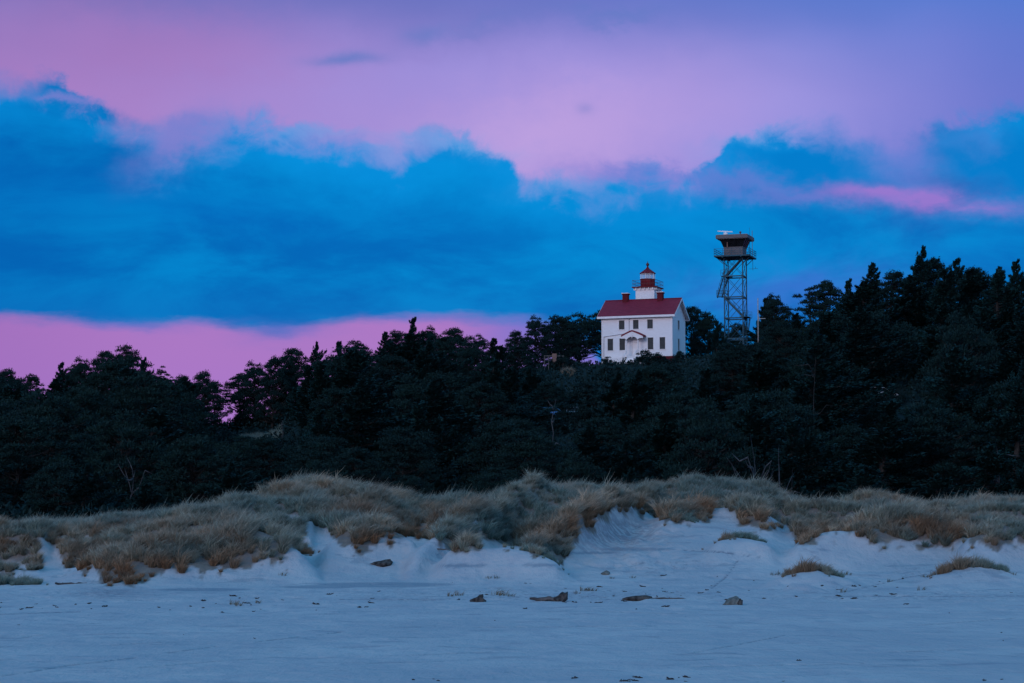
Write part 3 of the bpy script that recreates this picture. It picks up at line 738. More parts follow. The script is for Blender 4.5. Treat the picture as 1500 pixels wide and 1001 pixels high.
def spruce(seed, H=12.0, R=4.2, lean=0.05, low=0.08, irregular=0.5, topn=1):
    """layered windswept spruce: plates of needles on near level limbs"""
    r = np.random.default_rng(seed); mb = MB()
    bend = r.normal(0, 0.25, 2)
    def tr(t): return Vector((lean * H * t + bend[0] * t * t, bend[1] * t * t, H * t))
    mb.tube([tr(t) for t in (-.03, 0.2, 0.45, 0.7, 0.95)], [H * .030, H * .023, H * .017, H * .010, .03], 7)
    cs, axs, ns, Ls, Ws = [], [], [], [], []
    nb = int(46 + H * 3.2)
    gap = r.random(12)
    for i in range(nb):
        t = low + (1 - low) * ((i + r.random()) / nb) ** 0.92
        a = r.random() * 2 * np.pi
        envl = (1 - t) ** 0.46 * (0.55 + 0.45 * np.sin(np.pi * min(1, (t + 0.15) * 1.1)))
        l = R * envl * (1 - irregular * r.random() ** 1.3) * (1.0 + 0.38 * np.cos(a)) * (1.25 if r.random() < .12 else 1.0) + 0.35
        if gap[int(t * 11.9)] < 0.16: l *= 0.45
        rise = 0.05 + 0.75 * t ** 1.5 + r.normal(0, 0.14)
        o = np.array(tr(t))
        d = np.array([np.cos(a), np.sin(a), rise]); d /= np.linalg.norm(d)
        e = o + d * l + np.array([0, 0, 0.06 * l * l * 0.3])
        midp = o + d * l * 0.55 - np.array([0, 0, 0.05 * l])
        if l > 0.9: mb.tube([o, midp, e], [0.03 + 0.018 * l, 0.02 + 0.010 * l, 0.012], 4, cap=False)
        m = int(85 * l ** 1.2) + 30
        s = r.random(m) ** 0.75 * 0.93 + 0.10
        sdir = norm(np.cross(d, [0, 0, 1.0]))
        wid = 0.42 * l * (1.12 - s) * (s > 0.0) + 0.12
        q = r.uniform(-1, 1, m)
        c = o + (midp - o) * np.minimum(s * 2, 1)[:, None] + (e - midp) * np.clip(s * 2 - 1, 0, 1.05)[:, None]
        c = c + sdir * (q * wid)[:, None] + np.array([0, 0, 1.0]) * (r.normal(0.02, 0.11 + 0.02 * l, m) - 0.10 * np.abs(q) * wid)[:, None]
        ax = norm(d * (0.7 + 0.3 * r.random(m))[:, None] + sdir * (np.sign(q) * (0.3 + 0.7 * r.random(m)))[:, None] + r.normal(0, 0.28, (m, 3)))
        nr = norm(np.array([0, 0, 1.0]) + r.normal(0, 0.5, (m, 3)))
        cs.append(c); axs.append(ax); ns.append(nr); Ls.append(0.22 + 0.34 * r.random(m)); Ws.append(0.09 + 0.11 * r.random(m))
    # leader
    for k in range(topn):
        m = 34; s = r.random(m) ** 1.3; top = np.array(tr(0.93)) + np.array([r.normal(0, .7) * (k > 0), 0, -r.random() * .6 * (k > 0)])
        c = top + np.stack([r.normal(0, .13, m) * (1.15 - s), r.normal(0, .13, m) * (1.15 - s), s * H * 0.05], -1)
        ax = norm(np.stack([r.normal(0, .6, m), r.normal(0, .6, m), 0.3 + r.random(m)], -1))
        cs.append(c); axs.append(ax); ns.append(norm(r.normal(0, 1, (m, 3)))); Ls.append(np.full(m, .35)); Ws.append(np.full(m, .10))
    Vc, Fc = leaf_quads(*(np.concatenate(a) for a in (cs, axs, ns, Ls, Ws)))
    return mb, Vc, Fc

def pine(seed, H=9.0, R=4.0, crown0=0.25, clumps=46, csz=1.0, lean=0.06, flat=0.55, dens=210):
    """shore pine: rounded uneven dome of needle clumps on crooked limbs"""
    r = np.random.default_rng(seed); mb = MB()
    kx, ky = r.normal(0, .5, 2)
    def tr(t): return Vector((lean * H * t + 0.25 * math.sin(t * 5 + kx), 0.2 * math.sin(t * 4 + ky), H * t))
    mb.tube([tr(t) for t in (-.04, 0.15, 0.35, 0.6, 0.85)], [H * .034, H * .026, H * .020, H * .013, .05], 7)
    cs, axs, ns, Ls, Ws = [], [], [], [], []
    for i in range(clumps):
        a = 2 * np.pi * ((i * 0.618) % 1.0) + r.normal(0, .3)
        hh = crown0 + (1 - crown0) * ((i + 0.5) / clumps)
        prof = np.sqrt(max(0.02, 1 - ((hh - crown0) / (1.0 - crown0)) ** 2.2))
        rr_ = R * prof * (0.40 + 0.72 * r.random()) * (1 + 0.18 * np.cos(a))
        cc = np.array([lean * H * hh + rr_ * np.cos(a), rr_ * np.sin(a), H * hh - csz * 0.5 + r.normal(0, .42)])
        s = csz * (0.42 + 0.80 * r.random() ** 1.4)
        o = np.array(tr(max(0.08, hh - 0.10 - 0.30 * rr_ / max(H, 1))))
        md = (o + cc) / 2 + np.array([r.normal(0, .12), r.normal(0, .12), -0.12 * rr_ * 0.5])
        mb.tube([o, md, cc], [0.035 + 0.016 * rr_, 0.025 + 0.010 * rr_, 0.015], 4, cap=False)
        m = int(dens * s * s)
        v = norm(r.normal(0, 1, (m, 3))); v[:, 2] = np.where(v[:, 2] < -0.2, -v[:, 2] * 0.4, v[:, 2])
        rad = (0.45 + 0.62 * r.random(m) ** 0.6)
        lump = 1 + 0.28 * np.sin(v[:, 0] * 5 + i) * np.cos(v[:, 1] * 6 + i * 2)
        c = cc + v * (rad * lump)[:, None] * np.array([s * 1.15, s * 1.15, s * flat])
        ax = norm(v * 0.8 + np.array([0, 0, 0.7]) + r.normal(0, .35, (m, 3)))
        cs.append(c); axs.append(ax); ns.append(norm(v + r.normal(0, .6, (m, 3)))); Ls.append(0.18 + 0.24 * r.random(m)); Ws.append(0.07 + 0.10 * r.random(m))
    Vc, Fc = leaf_quads(*(np.concatenate(a) for a in (cs, axs, ns, Ls, Ws)))
    return mb, Vc, Fc

def bush(seed, H=2.4, R=2.2):
    return pine(seed, H, R, 0.05, 60, 0.62, 0.0, 0.95, 300)

SNAGM = {'pale': None}
def snag(seed, H=5.0, spread=2.0, n=9):
    r = random.Random(seed); mb = MB()
    pts = [Vector((0, 0, -.3))]
    for i in range(1, 7): pts.append(Vector((pts[-1].x + r.uniform(-.25, .3), pts[-1].y + r.uniform(-.2, .2), H * i / 6)))
    mb.tube(pts, [.10, .09, .075, .06, .045, .03, .015], 6)
    for k in range(n):
        p = pts[r.randint(1, 5)]; a = r.uniform(0, 6.28); q = p.copy(); path = [p.copy()]
        l = spread * r.uniform(.4, 1)
        for j in range(3):
            q = q + Vector((math.cos(a) * l / 3, math.sin(a) * l / 3, l / 3 * r.uniform(-.2, .9))); a += r.uniform(-.5, .5); path.append(q.copy())
        mb.tube(path, [.05, .035, .022, .008], 4)
    return mb

def make_proto(kind, data, H, R, fol):
    mb, Vc, Fc = data
    tm = bpy.data.meshes.new('trunk'); tm.from_pydata(mb.v, [], mb.f); tm.materials.append(BARK)
    cm = np_mesh('crown', Vc, Fc, mat=fol)
    zt = float(np.percentile(Vc[:, 2], 99.95)); wd = float(np.percentile(np.abs(Vc[:, 0] - Vc[:, 0].mean()), 98))
    return dict(kind=kind, trunk=tm, crown=cm, H=zt, R=wd)

PROTO = {'spruce': [], 'pine': [], 'open': [], 'bush': [], 'slim': []}
for k in range(7):
    H, R = 12 + (k % 3), 5.4 + 0.6 * (k % 2)
    PROTO['spruce'].append(make_proto('spruce_tree', spruce(200 + k, H, R, 0.03 + 0.02 * (k % 3), 0.06, 0.5 + 0.08 * (k % 3), 2 + k % 2), H, R, FOL_S))
for k in range(2):
    PROTO['slim'].append(make_proto('spruce_tree', spruce(230 + k, 9, 2.2, 0.02, 0.1, 0.4), 9, 2.2, FOL_S))
for k in range(6):
    H, R = 9.5 + k % 3, 4.4 + 0.4 * (k % 2)
    PROTO['pine'].append(make_proto('shore_pine', pine(300 + k, H, R, 0.10 + 0.03 * (k % 3), 150, 0.88, 0.03 * (k % 3), 0.95, 300), H, R, FOL_P))
for k in range(4):
    PROTO['open'].append(make_proto('shore_pine', pine(340 + k, 10, 4.2, 0.46, (30, 34, 100, 90)[k], (0.95, .95, .9, .9)[k], 0.05, (.45, .45, .7, .7)[k], 240), 10, 3.6, FOL_P))
for k in range(4):
    PROTO['bush'].append(make_proto('evergreen_bush', bush(370 + k), 2.4, 2.2, FOL_B))

CAT = {'spruce_tree': 'tree', 'shore_pine': 'tree', 'evergreen_bush': 'bush'}
def put_tree(p, px_, Y, top_row, width=None, label=None, group=None, rz=None, tilt=0.0):
    """stands on the hill at azimuth px_, distance Y, its top reaching top_row"""
    x = (px_ - 750) / FP * Y
    z = gz(x, Y)
    H = float(z_of(top_row, Y)) - z
    s = H / p['H']
    w = s if width is None else (width / 2.0) / (FP / Y) / p['R']
    w = min(max(w, s * (0.90 if p['kind'] == 'spruce_tree' and px_ > 1100 else 0.72)), s * 1.7)
    e = empty(p['kind'], (x, Y, z), rnd.uniform(-0.6, 0.6) if rz is None else rz, label=label, cat=CAT[p['kind']], group=group)
    e.rotation_euler[1] = tilt
    e.scale = (w, w, s)
    link('trunk', p['trunk'], e); link('crown', p['crown'], e)
    return e

# skyline trees named one by one: (px, top row, distance, kind, variant, width px, label)
HERO = [
    (8, 540, 322, 'pine', 0, 60, 'rounded pine at the left edge of the skyline'),
    (42, 548, 318, 'pine', 2, 44, 'low flat topped pine second from the left edge on the skyline'),
    (84, 531, 320, 'spruce', 0, 50, 'small peaked tree with a crooked tip on the left skyline'),
    (118, 524, 322, 'pine', 3, 60, 'bushy pine on the left shoulder of the tallest far left crown'),
    (150, 514, 324, 'pine', 1, 62, 'broad pine just left of the highest crown on the left skyline'),
    (182, 506, 326, 'pine', 4, 70, 'highest crown on the left part of the skyline'),
    (207, 524, 320, 'spruce', 3, 44, 'ragged spruce sloping away right of the highest left crown'),
    (234, 536, 324, 'open', 0, 34, 'thin pine with a tuft leaning right before the sky gap'),
    (262, 549, 320, 'pine', 5, 50, 'low rounded pine between two taller ones left of the sky gap'),
    (296, 543, 318, 'pine', 0, 46, 'tall rounded pine nearest the left of the sky gap'),
    (312, 560, 322, 'open', 1, 26, 'slender pine with see through branches on the left side of the sky gap'),
    (348, 546, 330, 'open', 2, 50, 'open limbed pine with sky showing between its branches right of the gap'),
    (372, 530, 326, 'pine', 3, 56, 'domed pine on the right side of the sky gap'),
    (398, 522, 322, 'pine', 5, 54, 'rounded crown just right of the domed pine by the sky gap'),
    (425, 510, 326, 'pine', 1, 58, 'dense crown stepping up the slope right of the sky gap'),
    (458, 501, 326, 'spruce', 1, 50, 'spruce with two tips low on the rising skyline'),
    (494, 500, 328, 'slim', 0, 28, 'narrow pointed spruce standing out of the rising skyline'),
    (520, 499, 330, 'pine', 4, 56, 'rounded pine between the narrow spruce and the middle peak'),
    (556, 486, 332, 'spruce', 2, 50, 'feathery spruce left of the tallest middle peak'),
    (599, 465, 334, 'spruce', 4, 44, 'pointed spruce forming the tallest peak in the middle of the skyline'),
    (577, 484, 336, 'pine', 2, 44, 'low crown tucked behind the left of the middle peak'),
    (628, 478, 336, 'pine', 3, 56, 'domed pine just right of the tallest middle peak'),
    (664, 480, 336, 'pine', 0, 64, 'flat topped hedge like pine right of the middle peak'),
    (700, 489, 338, 'open', 3, 34, 'thin ragged pine in the dip of the middle skyline'),
    (720, 495, 338, 'slim', 1, 26, 'short pointed spruce in the dip left of the lighthouse trees'),
    (752, 484, 340, 'pine', 5, 44, 'low windswept pine rising towards the lighthouse'),
    (784, 463, 346, 'pine', 3, 56, 'windswept tree with a frayed tip left of the lighthouse'),
    (812, 462, 350, 'pine', 2, 60, 'open pine with sky under its crown left of the lighthouse'),
    (845, 458, 368, 'open', 3, 74, 'umbrella shaped pine behind the slope just left of the lighthouse'),
    (880, 452, 374, 'open', 2, 74, 'pine half hidden by the left wall of the lighthouse'),
    (830, 464, 356, 'pine', 4, 56, 'thin stemmed pine between two umbrella pines left of the lighthouse'),
    (1012, 449, 374, 'pine', 1, 56, 'round pine behind the right corner of the lighthouse'),
    (1036, 457, 372, 'pine', 4, 46, 'rounded pine between the lighthouse and the watch tower'),
    (1050, 470, 366, 'spruce', 6, 24, 'ragged dark tree touching the left legs of the watch tower'),
    (1078, 474, 392, 'pine', 2, 60, 'pine seen through the legs of the watch tower'),
    (1122, 436, 350, 'spruce', 0, 60, 'feathery spruce just right of the watch tower'),
    (1136, 431, 346, 'pine', 3, 50, 'rounded crown right of the tall white pole'),
    (1158, 452, 350, 'open', 0, 34, 'see through pine in the dip right of the watch tower'),
    (1188, 418, 338, 'open', 1, 42, 'open pine with flat tufts of needles against the sky'),
    (1208, 410, 340, 'open', 2, 38, 'umbrella tufted pine standing clear left of the tall right hand spruces'),
    (1240, 408, 330, 'spruce', 3, 50, 'layered spruce on the left flank of the right hand ridge'),
    (1268, 384, 326, 'spruce', 2, 66, 'tall layered spruce, the first big peak right of the watch tower'),
    (1304, 396, 322, 'pine', 5, 70, 'broad rounded pine in the notch between the two big right hand peaks'),
    (1342, 361, 318, 'spruce', 1, 70, 'tallest spruce of all, with its tip leaning right'),
    (1364, 378, 322, 'pine', 2, 66, 'wide pine crowded against the right of the tallest spruce'),
    (1396, 378, 316, 'spruce', 0, 58, 'dark pointed spruce second to the right of the tallest spruce'),
    (1428, 392, 312, 'pine', 4, 72, 'blunt topped pine in the shallow dip near the right edge'),
    (1456, 390, 310, 'spruce', 2, 54, 'spruce with small twin tips near the right edge'),
    (1486, 380, 306, 'spruce', 3, 62, 'tall spruce cut by the right edge of the picture'),
    (1522, 384, 304, 'spruce', 5, 60, 'spruce mostly beyond the right edge of the picture'),
    (-24, 545, 320, 'pine', 1, 60, 'pine mostly beyond the left edge of the picture'),
]
used = []
for (p_, tr_, Y_, kd, vi, wd, lb) in HERO:
    put_tree(PROTO[kd][vi % len(PROTO[kd])], p_, Y_, tr_, wd, lb, tilt=(0.05 if p_ > 1230 else 0.0))
    used.append(((p_ - 750) / FP * Y_, Y_, 3.0))

SKY = [(-400, 550), (0, 550), (60, 556), (85, 540), (120, 531), (150, 525), (180, 518), (210, 535), (225, 548), (260, 558), (300, 554), (316, 612), (335, 612), (350, 562), (380, 538), (400, 528), (450, 511), (490, 508), (560, 494), (600, 484), (650, 490), (690, 498), (735, 508), (760, 492), (800, 506),
       (850, 528), (874, 533), (1010, 533), (1030, 500), (1055, 502), (1062, 502), (1084, 502), (1090, 468), (1105, 458), (1120, 450), (1140, 442), (1170, 462), (1200, 440), (1240, 414), (1265, 400), (1300, 412), (1335, 384), (1365, 394), (1400, 394), (1500, 396), (1905, 396)]
# things on the slope that must stay in view: (px0, px1, highest row allowed in front, distance)
VIEW = [(872, 925, 534, 352), (925, 1012, 523, 352), (1058, 1084, 500, 366), (316, 336, 628, 400), (330, 420, 636, 300), (795, 828, 536, 338), (826, 842, 556, 330),
        (1108, 1113, 468, 342), (790, 808, 612, 250), (1112, 1150, 690, 205), (1196, 1204, 610, 240), (180, 220, 706, 215), (600, 630, 692, 215)]
COLS = [(-400, 110, 'below the far left skyline'), (110, 230, 'below the tallest left crown'), (230, 340, 'left of the sky gap'), (340, 450, 'right of the sky gap'),
        (450, 550, 'below the narrow skyline spruce'), (550, 660, 'below the middle peak'), (660, 780, 'right of the middle peak'), (780, 865, 'below the overlook fence'),
        (865, 950, 'left below the lighthouse'), (950, 1040, 'right below the lighthouse'), (1040, 1130, 'below the watch tower'),
        (1130, 1230, 'below the umbrella tufted pine'), (1230, 1320, 'below the first big right peak'), (1320, 1410, 'below the tallest spruce'), (1410, 2000, 'near the right edge')]
ROWS = [(0, 235, 'low slope'), (235, 290, 'middle slope'), (290, 400, 'upper slope')]
KIND = {'spruce_tree': 'layered spruce', 'shore_pine': 'rounded pine', 'evergreen_bush': 'low bush'}
ORD = ['leftmost', 'second', 'third', 'fourth', 'fifth', 'sixth', 'seventh', 'eighth', 'ninth', 'tenth', 'eleventh', 'twelfth']
def tree_label(kind, px_, Y):
    c = next(l for a, b, l in COLS if a <= px_ < b); r = next(l for a, b, l in ROWS if a <= Y < b)
    return KIND[kind], 'on the %s %s' % (r, c)
CARS = []
for cp_, cr_ in ((811, 616), (842, 616), (1290, 588)):
    Ys = np.linspace(200, 330, 400); k = int(np.argmin(np.abs(row_of(Ys, land((cp_ - 750) / FP * Ys, Ys)) - cr_)))
    CARS.append((cp_, Ys[k]))
VIEW += [(800, 819, 609, CARS[0][1] + 3), (840, 846, 610, CARS[1][1] + 3), (1281, 1298, 583, CARS[2][1] + 3)]
print('cars', CARS)
cnt = {'spruce_tree': 0, 'shore_pine': 0, 'evergreen_bush': 0}
cand = []
tr_rnd = random.Random(21)
placed = list(used)
tries = 0
for ring in ((186, 204, 6.6), (204, 345, 7.0)):
    target = 60 if ring[0] == 186 else 290
    n_ = 0; tries = 0
    while n_ < target and tries < 9000:
        tries += 1
        Y = math.sqrt(tr_rnd.uniform(ring[0] ** 2, ring[1] ** 2))
        pp = tr_rnd.uniform(-70, 1570)
        if Y > hcrestY(pp) - 4: continue
        x = (pp - 750) / FP * Y
        if any((x - a) ** 2 + (Y - b) ** 2 < (ring[2] * 0.5 + c * 0.5) ** 2 + ring[2] * 2.0 for a, b, c in placed): continue
        kd = tr_rnd.choice(['spruce', 'spruce', 'spruce', 'pine', 'spruce'] if pp > 1100 else ['pine', 'pine', 'spruce', 'pine', 'spruce'])
        H = tr_rnd.uniform(6.5, 11.5) * (1.2 if pp > 1150 else 1.0)
        if Y < 205: H = tr_rnd.uniform(3.5, 7.0)
        z = gz(x, Y)
        hw = 0.42 * H * FP / Y
        cap = max(cur(q, SKY) for q in (pp - hw * .4, pp, pp + hw * .4))
        for a, b, rw_, yv in VIEW:
            if pp + hw > a and pp - hw < b and Y < yv: cap = max(cap, rw_ + 3)
        if any(abs(x - (a - 750) / FP * b) < 3.2 and abs(Y - b) < 3.5 for a, b in CARS): continue
        if kd == 'pine' and pp > 1150: cap += 10
        top = max(float(row_of(Y, z + H)), cap)
        Hn = float(z_of(top, Y)) - z
        if Hn < 1.2: continue
        placed.append((x, Y, ring[2]))
        if Hn < 3.6: kd = 'bush'
        cand.append((pp, Y, top, kd, Hn)); n_ += 1
cand = [(pp, Y, top, tr_rnd.choice(PROTO[kd]), kd, Hn) for pp, Y, top, kd, Hn in cand]
cells = {}
for c_ in sorted(cand, key=lambda c: c[0]): cells.setdefault(tree_label(c_[3]['kind'], c_[0], c_[1]), []).append(c_)
for pp, Y, top, pr, kd, Hn in cand:
    cnt[pr['kind']] += 1
    key_ = tree_label(pr['kind'], pp, Y); k_i = [c[0] for c in cells[key_]].index(pp)
    if len(cells[key_]) == 1: lab = 'dark %s %s' % key_
    else: lab = '%s %s%s %s' % (ORD[k_i], key_[0], '' if k_i == 0 else ' from the left', key_[1])
    grp = 'dark evergreens massed on the slope'
    width = 1.15 * Hn * FP / Y if kd != 'bush' else 1.9 * Hn * FP / Y
    put_tree(pr, pp, Y, top, min(width, 11 * FP / Y), lab, grp)
print('trees', cnt)

# undergrowth that closes the ground between the trunks: nobody could count it
def undergrowth():
    r = np.random.default_rng(77); n = 52000
    Y = 181 + 172 * r.random(n) ** 0.9; u = r.uniform(-0.28, 0.28, n)
    x = u * Y; p = 750 + FP * u
    k = Y < hcrestY(p) + 8
    k &= ~((p > 335) & (p < 415) & (Y > 296) & (Y < 316))
    k &= ~((p > 880) & (p < 1010) & (Y > 349))
    for a, b in CARS: k &= ~((np.abs(p - a) < 40) & (Y > b - 14) & (Y < b + 3))
    x, Y, p = x[k], Y[k], p[k]; n = len(x)
    z = land(x, Y)
    hmax = (0.5 + 1.9 * np.clip(fbm(x / 5, Y / 5, 3, 33) + 0.5, 0, 1)) * np.where(Y > 326, 0.22, 1)
    c = np.stack([x, Y, z + hmax * r.random(n)], -1)
    reps = 3
    c = np.repeat(c, reps, 0) + r.normal(0, 0.22, (n * reps, 3)); m = len(c)
    ax = norm(r.normal(0, .7, (m, 3)) + np.array([0, 0, .7])); nr = norm(r.normal(0, 1, (m, 3)) + np.array([0, -.2, .5]))
    V, F = leaf_quads(c, ax, nr, 0.35 + 0.45 * r.random(m), 0.16 + 0.2 * r.random(m))
    return np_mesh('undergrowth', V, F, mat=FOL_B)
tag(link('undergrowth', undergrowth()), 'dark scrub filling the ground between the trees', 'undergrowth', kind='stuff')

# dead trees and bare limbs
for (p_, r_, Y_, w_, lb) in [(352, 606, 326, 44, 'low dark bush on the crest of the clearing by the sky gap'), (384, 600, 326, 44, 'low dark bush at the right end of the clearing by the sky gap'), (951, 512, 344, 44, 'dome shaped dark bush in front of the lighthouse porch steps'), (889, 522, 345, 16, 'small dark bush at the left corner of the lighthouse'),
        (996, 514, 347, 22, 'spiky dark bush at the right corner of the lighthouse'), (975, 522, 343, 34, 'low bush against the brick footing of the lighthouse'), (925, 528, 344, 26, 'low bush at the foot of the white basement boards')]:
    put_tree(PROTO['bush'][int(p_) % 4], p_, Y_, r_, w_, lb)

for ci, dp, dy, top, wd, lb in [(0, -19, 4, 591, 32, 'dark bush hiding the front of the blue car'), (0, 13, 4, 592, 22, 'dark bush hiding the tail of the blue car'), (0, -2, 6, 605, 40, 'low dark bush in front of the blue car'),
                              (1, -8, 4, 592, 15, 'small dark bush on the left of the pale grey car'), (1, 11, 4, 592, 22, 'small dark bush on the right of the pale grey car'), (1, 0, 6, 606, 30, 'low dark bush in front of the pale grey car'),
                              (2, -20, 4, 560, 34, 'dark bush hiding the tail of the white car'), (2, 19, 4, 562, 34, 'dark bush hiding the front of the white car'), (2, 0, 7, 578, 44, 'low dark bush in front of the white car')]:
    put_tree(PROTO['bush'][(ci + int(abs(dp))) % 4], CARS[ci][0] + dp, CARS[ci][1] - dy, top, wd, lb)

def put_snag(px_, row_base, Y, hpx, seed, label, name='dead_tree', spread=2.0, n=9, lean=0.0):
    x = (px_ - 750) / FP * Y; z = float(z_of(row_base, Y)); z = max(z, gz(x, Y)) if name == 'dead_tree' else z
    H = hpx * Y / FP
    o = snag(seed, H, spread, n).build(name, DEAD, smooth=True)
    o.location = (x, Y, gz(x, Y)); 
    dz = z - gz(x, Y)
    if dz > 0: o.scale = (1, 1, (H + dz) / H)
    o.rotation_euler = (0, lean, rnd.uniform(0, 3))
    return tag(o, label, 'dead tree')
put_snag(806, 614, 247, 30, 5, 'pale bare dead tree with a kinked top above the blue car', spread=1.0, n=5)
put_snag(1140, 716, 196, 60, 8, 'grey crooked dead tree with curving limbs right behind the dune crest', spread=5.0, n=7)
put_snag(1120, 715, 194, 34, 12, 'thin pale bare tree just left of the crooked dead one behind the dunes', spread=2.4, n=8)
put_snag(1099, 712, 192, 26, 18, 'twiggy bare shrub right behind the shoulder of the highest dune', spread=2.4, n=14)
o = put_snag(1198, 612, 236, 90, 23, 'tall straight dark trunk with side branches on the slope right of the tower', spread=2.4, n=9); o.data.materials[0] = BARK
put_snag(413, 650, 290, 34, 31, 'pale bare trunk at the right end of the grassy clearing', spread=1.0, n=4)
put_snag(188, 712, 214, 22, 37, 'small pale dead branches low in the wood at the far left', spread=2.4, n=5)
put_snag(612, 706, 212, 24, 41, 'slanting pale dead stem low in the wood left of centre', spread=0.8, n=2, lean=0.7)
put_snag(1466, 700, 200, 46, 43, 'faint grey bare tree low in the wood near the right edge', spread=2.2, n=12)

# ------------------------------------------------------------------ painted and plain materials
def clapboard(name, c):
    m, t, b = mat_base(name, 0.55, 0.35)
    tcn = t.nodes.new('ShaderNodeTexCoord'); ob = tcn.outputs['Object']
    sp_ = t.nodes.new('ShaderNodeSeparateXYZ'); t.links.new(ob, sp_.inputs[0])
    z = S(t, sp_.outputs[2])
    fr = (z * (1 / 0.16))._op('FRACT')
    n = noise(t, ob, 1.2, 5, 0.6, (1, 1, 3))
    n_ = noise(t, ob, 0.8, 4, 0.6, (3, 3, 0.3), (5, 5, 5))
    col = mixc(t, n.step(0.35, 0.75) * 0.35, c + (1,), tuple(v * 0.86 for v in c) + (1,))
    col = mixc(t, n_.step(0.58, 0.75) * 0.18, col, (0.5, 0.5, 0.47, 1))
    t.links.new(col, b.inputs['Base Color'])
    bp = t.nodes.new('ShaderNodeBump'); bp.inputs['Strength'].default_value = 1.0; bp.inputs['Distance'].default_value = 0.03
    t.links.new((1.0 - fr).s, bp.inputs['Height']); t.links.new(bp.outputs[0], b.inputs['Normal'])
    return m
WHITE = clapboard('white_clapboard', (0.84, 0.83, 0.82))
TRIM = mat_noise('white_trim', (0.74, 0.73, 0.72), (0.82, 0.81, 0.80), 1.5, 0.5, 0.35)
ROOFM = mat_noise('red_shingle', (0.165, 0.010, 0.026), (0.23, 0.016, 0.036), 1.2, 0.7, 0.3, 0.5, 9.0, (1, 4, 1))
REDP = mat_noise('red_paint', (0.12, 0.004, 0.009), (0.165, 0.006, 0.012), 1.5, 0.6, 0.2)
BRICK = mat_noise('red_brick', (0.085, 0.008, 0.013), (0.13, 0.012, 0.018), 5.0, 0.85, 0.2, 0.5, 14)
PANEL = mat_noise('dark_window', (0.018, 0.026, 0.030), (0.032, 0.042, 0.046), 2.0, 0.5, 0.25)
IRON = mat_noise('dark_iron', (0.05, 0.012, 0.015), (0.08, 0.02, 0.02), 2.0, 0.5, 0.4)
STEEL = mat_noise('galvanised_steel', (0.030, 0.075, 0.10), (0.058, 0.12, 0.15), 3.0, 0.85, 0.08)
CABIN = mat_noise('cabin_cladding', (0.10, 0.10, 0.105), (0.135, 0.13, 0.135), 1.6, 0.7, 0.3)
CABIN_D = mat_noise('cabin_roof_felt', (0.20, 0.17, 0.17), (0.26, 0.23, 0.22), 2, 0.7, 0.3)
GLASSD = mat_noise('tinted_glass', (0.006, 0.007, 0.009), (0.012, 0.014, 0.018), 1.2, 0.25, 0.2)
WOOD = mat_noise('weathered_wood', (0.07, 0.07, 0.065), (0.13, 0.125, 0.12), 3.0, 0.85, 0.2, stretch=(1, 1, .4))
WOODP = mat_noise('new_board', (0.16, 0.10, 0.085), (0.21, 0.135, 0.11), 2.0, 0.8, 0.2)
def lantern_glass():
    m, t, b = mat_base('lantern_glass', 0.06, 0.5)
    b.inputs['Base Color'].default_value = (0.8, 0.85, 0.9, 1); b.inputs['Alpha'].default_value = 0.35
    return m
LGLASS = lantern_glass()

# ------------------------------------------------------------------ the lighthouse
PHI = math.radians(20.5)
W_, D_ = 12.0, 7.5
corner = at(985, 521.5, 352.0)                 # front right corner at the foot of the boards
left = corner + Vector((-math.cos(PHI), math.sin(PHI), 0)) * W_
LH = empty('lighthouse', left, -PHI, label='white two storey lighthouse with a red roof and a short lantern tower on the hilltop', cat='lighthouse')
HW, RZ = 6.93, 9.55                            # eaves and ridge
# walls with window openings set back: front built as strips round the openings
WIN_F = [(3.44, 4.55, 6.04), (5.84, 4.55, 6.04), (8.26, 4.55, 6.04), (1.48, 1.15, 3.08), (3.52, 1.15, 3.08), (8.32, 1.15, 3.08), (10.33, 1.15, 3.08)]
ww = 0.47
def wall_front(y0, th, wins, x0, x1, z0, z1, mb):
    """a wall in the xz plane with rectangular openings cut out: a grid of boxes, butted edge to edge"""
    xs = sorted({x0, x1} | {v for w in wins for v in (w[0], w[1])}); zs = sorted({z0, z1} | {v for w in wins for v in (w[2], w[3])})
    cells = []
    for j in range(len(zs) - 1):
        run = None
        for i in range(len(xs) - 1):
            cx, cz = (xs[i] + xs[i + 1]) / 2, (zs[j] + zs[j + 1]) / 2
            hole = any(w[0] < cx < w[1] and w[2] < cz < w[3] for w in wins)
            if hole:
                if run is not None: cells.append((run, xs[i], zs[j], zs[j + 1])); run = None
            elif run is None: run = xs[i]
        if run is not None: cells.append((run, xs[-1], zs[j], zs[j + 1]))
    for a, b, c, d in cells: mb.box(a, b, y0, y0 + th, c, d)
door = (5.20, 6.15, 0.05, 2.35)
w1 = MB()
wall_front(0, 0.2, [(c - ww, c + ww, a, b) for c, a, b in WIN_F] + [door], 0, W_, 0, HW, w1)
w1.build('wall', WHITE, LH)
w2 = MB(); w2.box(0.0, W_, D_ - 0.2, D_, 0, HW); w2.build('wall', WHITE, LH)
def gable(xa, xb, wins):
    g = MB()
    t_ = MB(); wall_front(0, 1, wins, 0.2, D_ - 0.2, 0, HW, t_)
    for i in range(0, len(t_.v), 8):
        ys = [v[0] for v in t_.v[i:i + 8]]; zs = [v[2] for v in t_.v[i:i + 8]]
        g.box(xa, xb, min(ys), max(ys), min(zs), max(zs))
    g.prism([(0.0, HW + .003), (D_, HW + .003), (D_ / 2, RZ - 0.1)], xa, xb, 'x')
    return g.build('wall', WHITE, LH)
SW = [(3.2, 4.2, 4.55, 6.04), (3.2, 4.2, 1.15, 3.05)]
gable(W_ - 0.2, W_, SW)
gable(0, 0.2, SW)
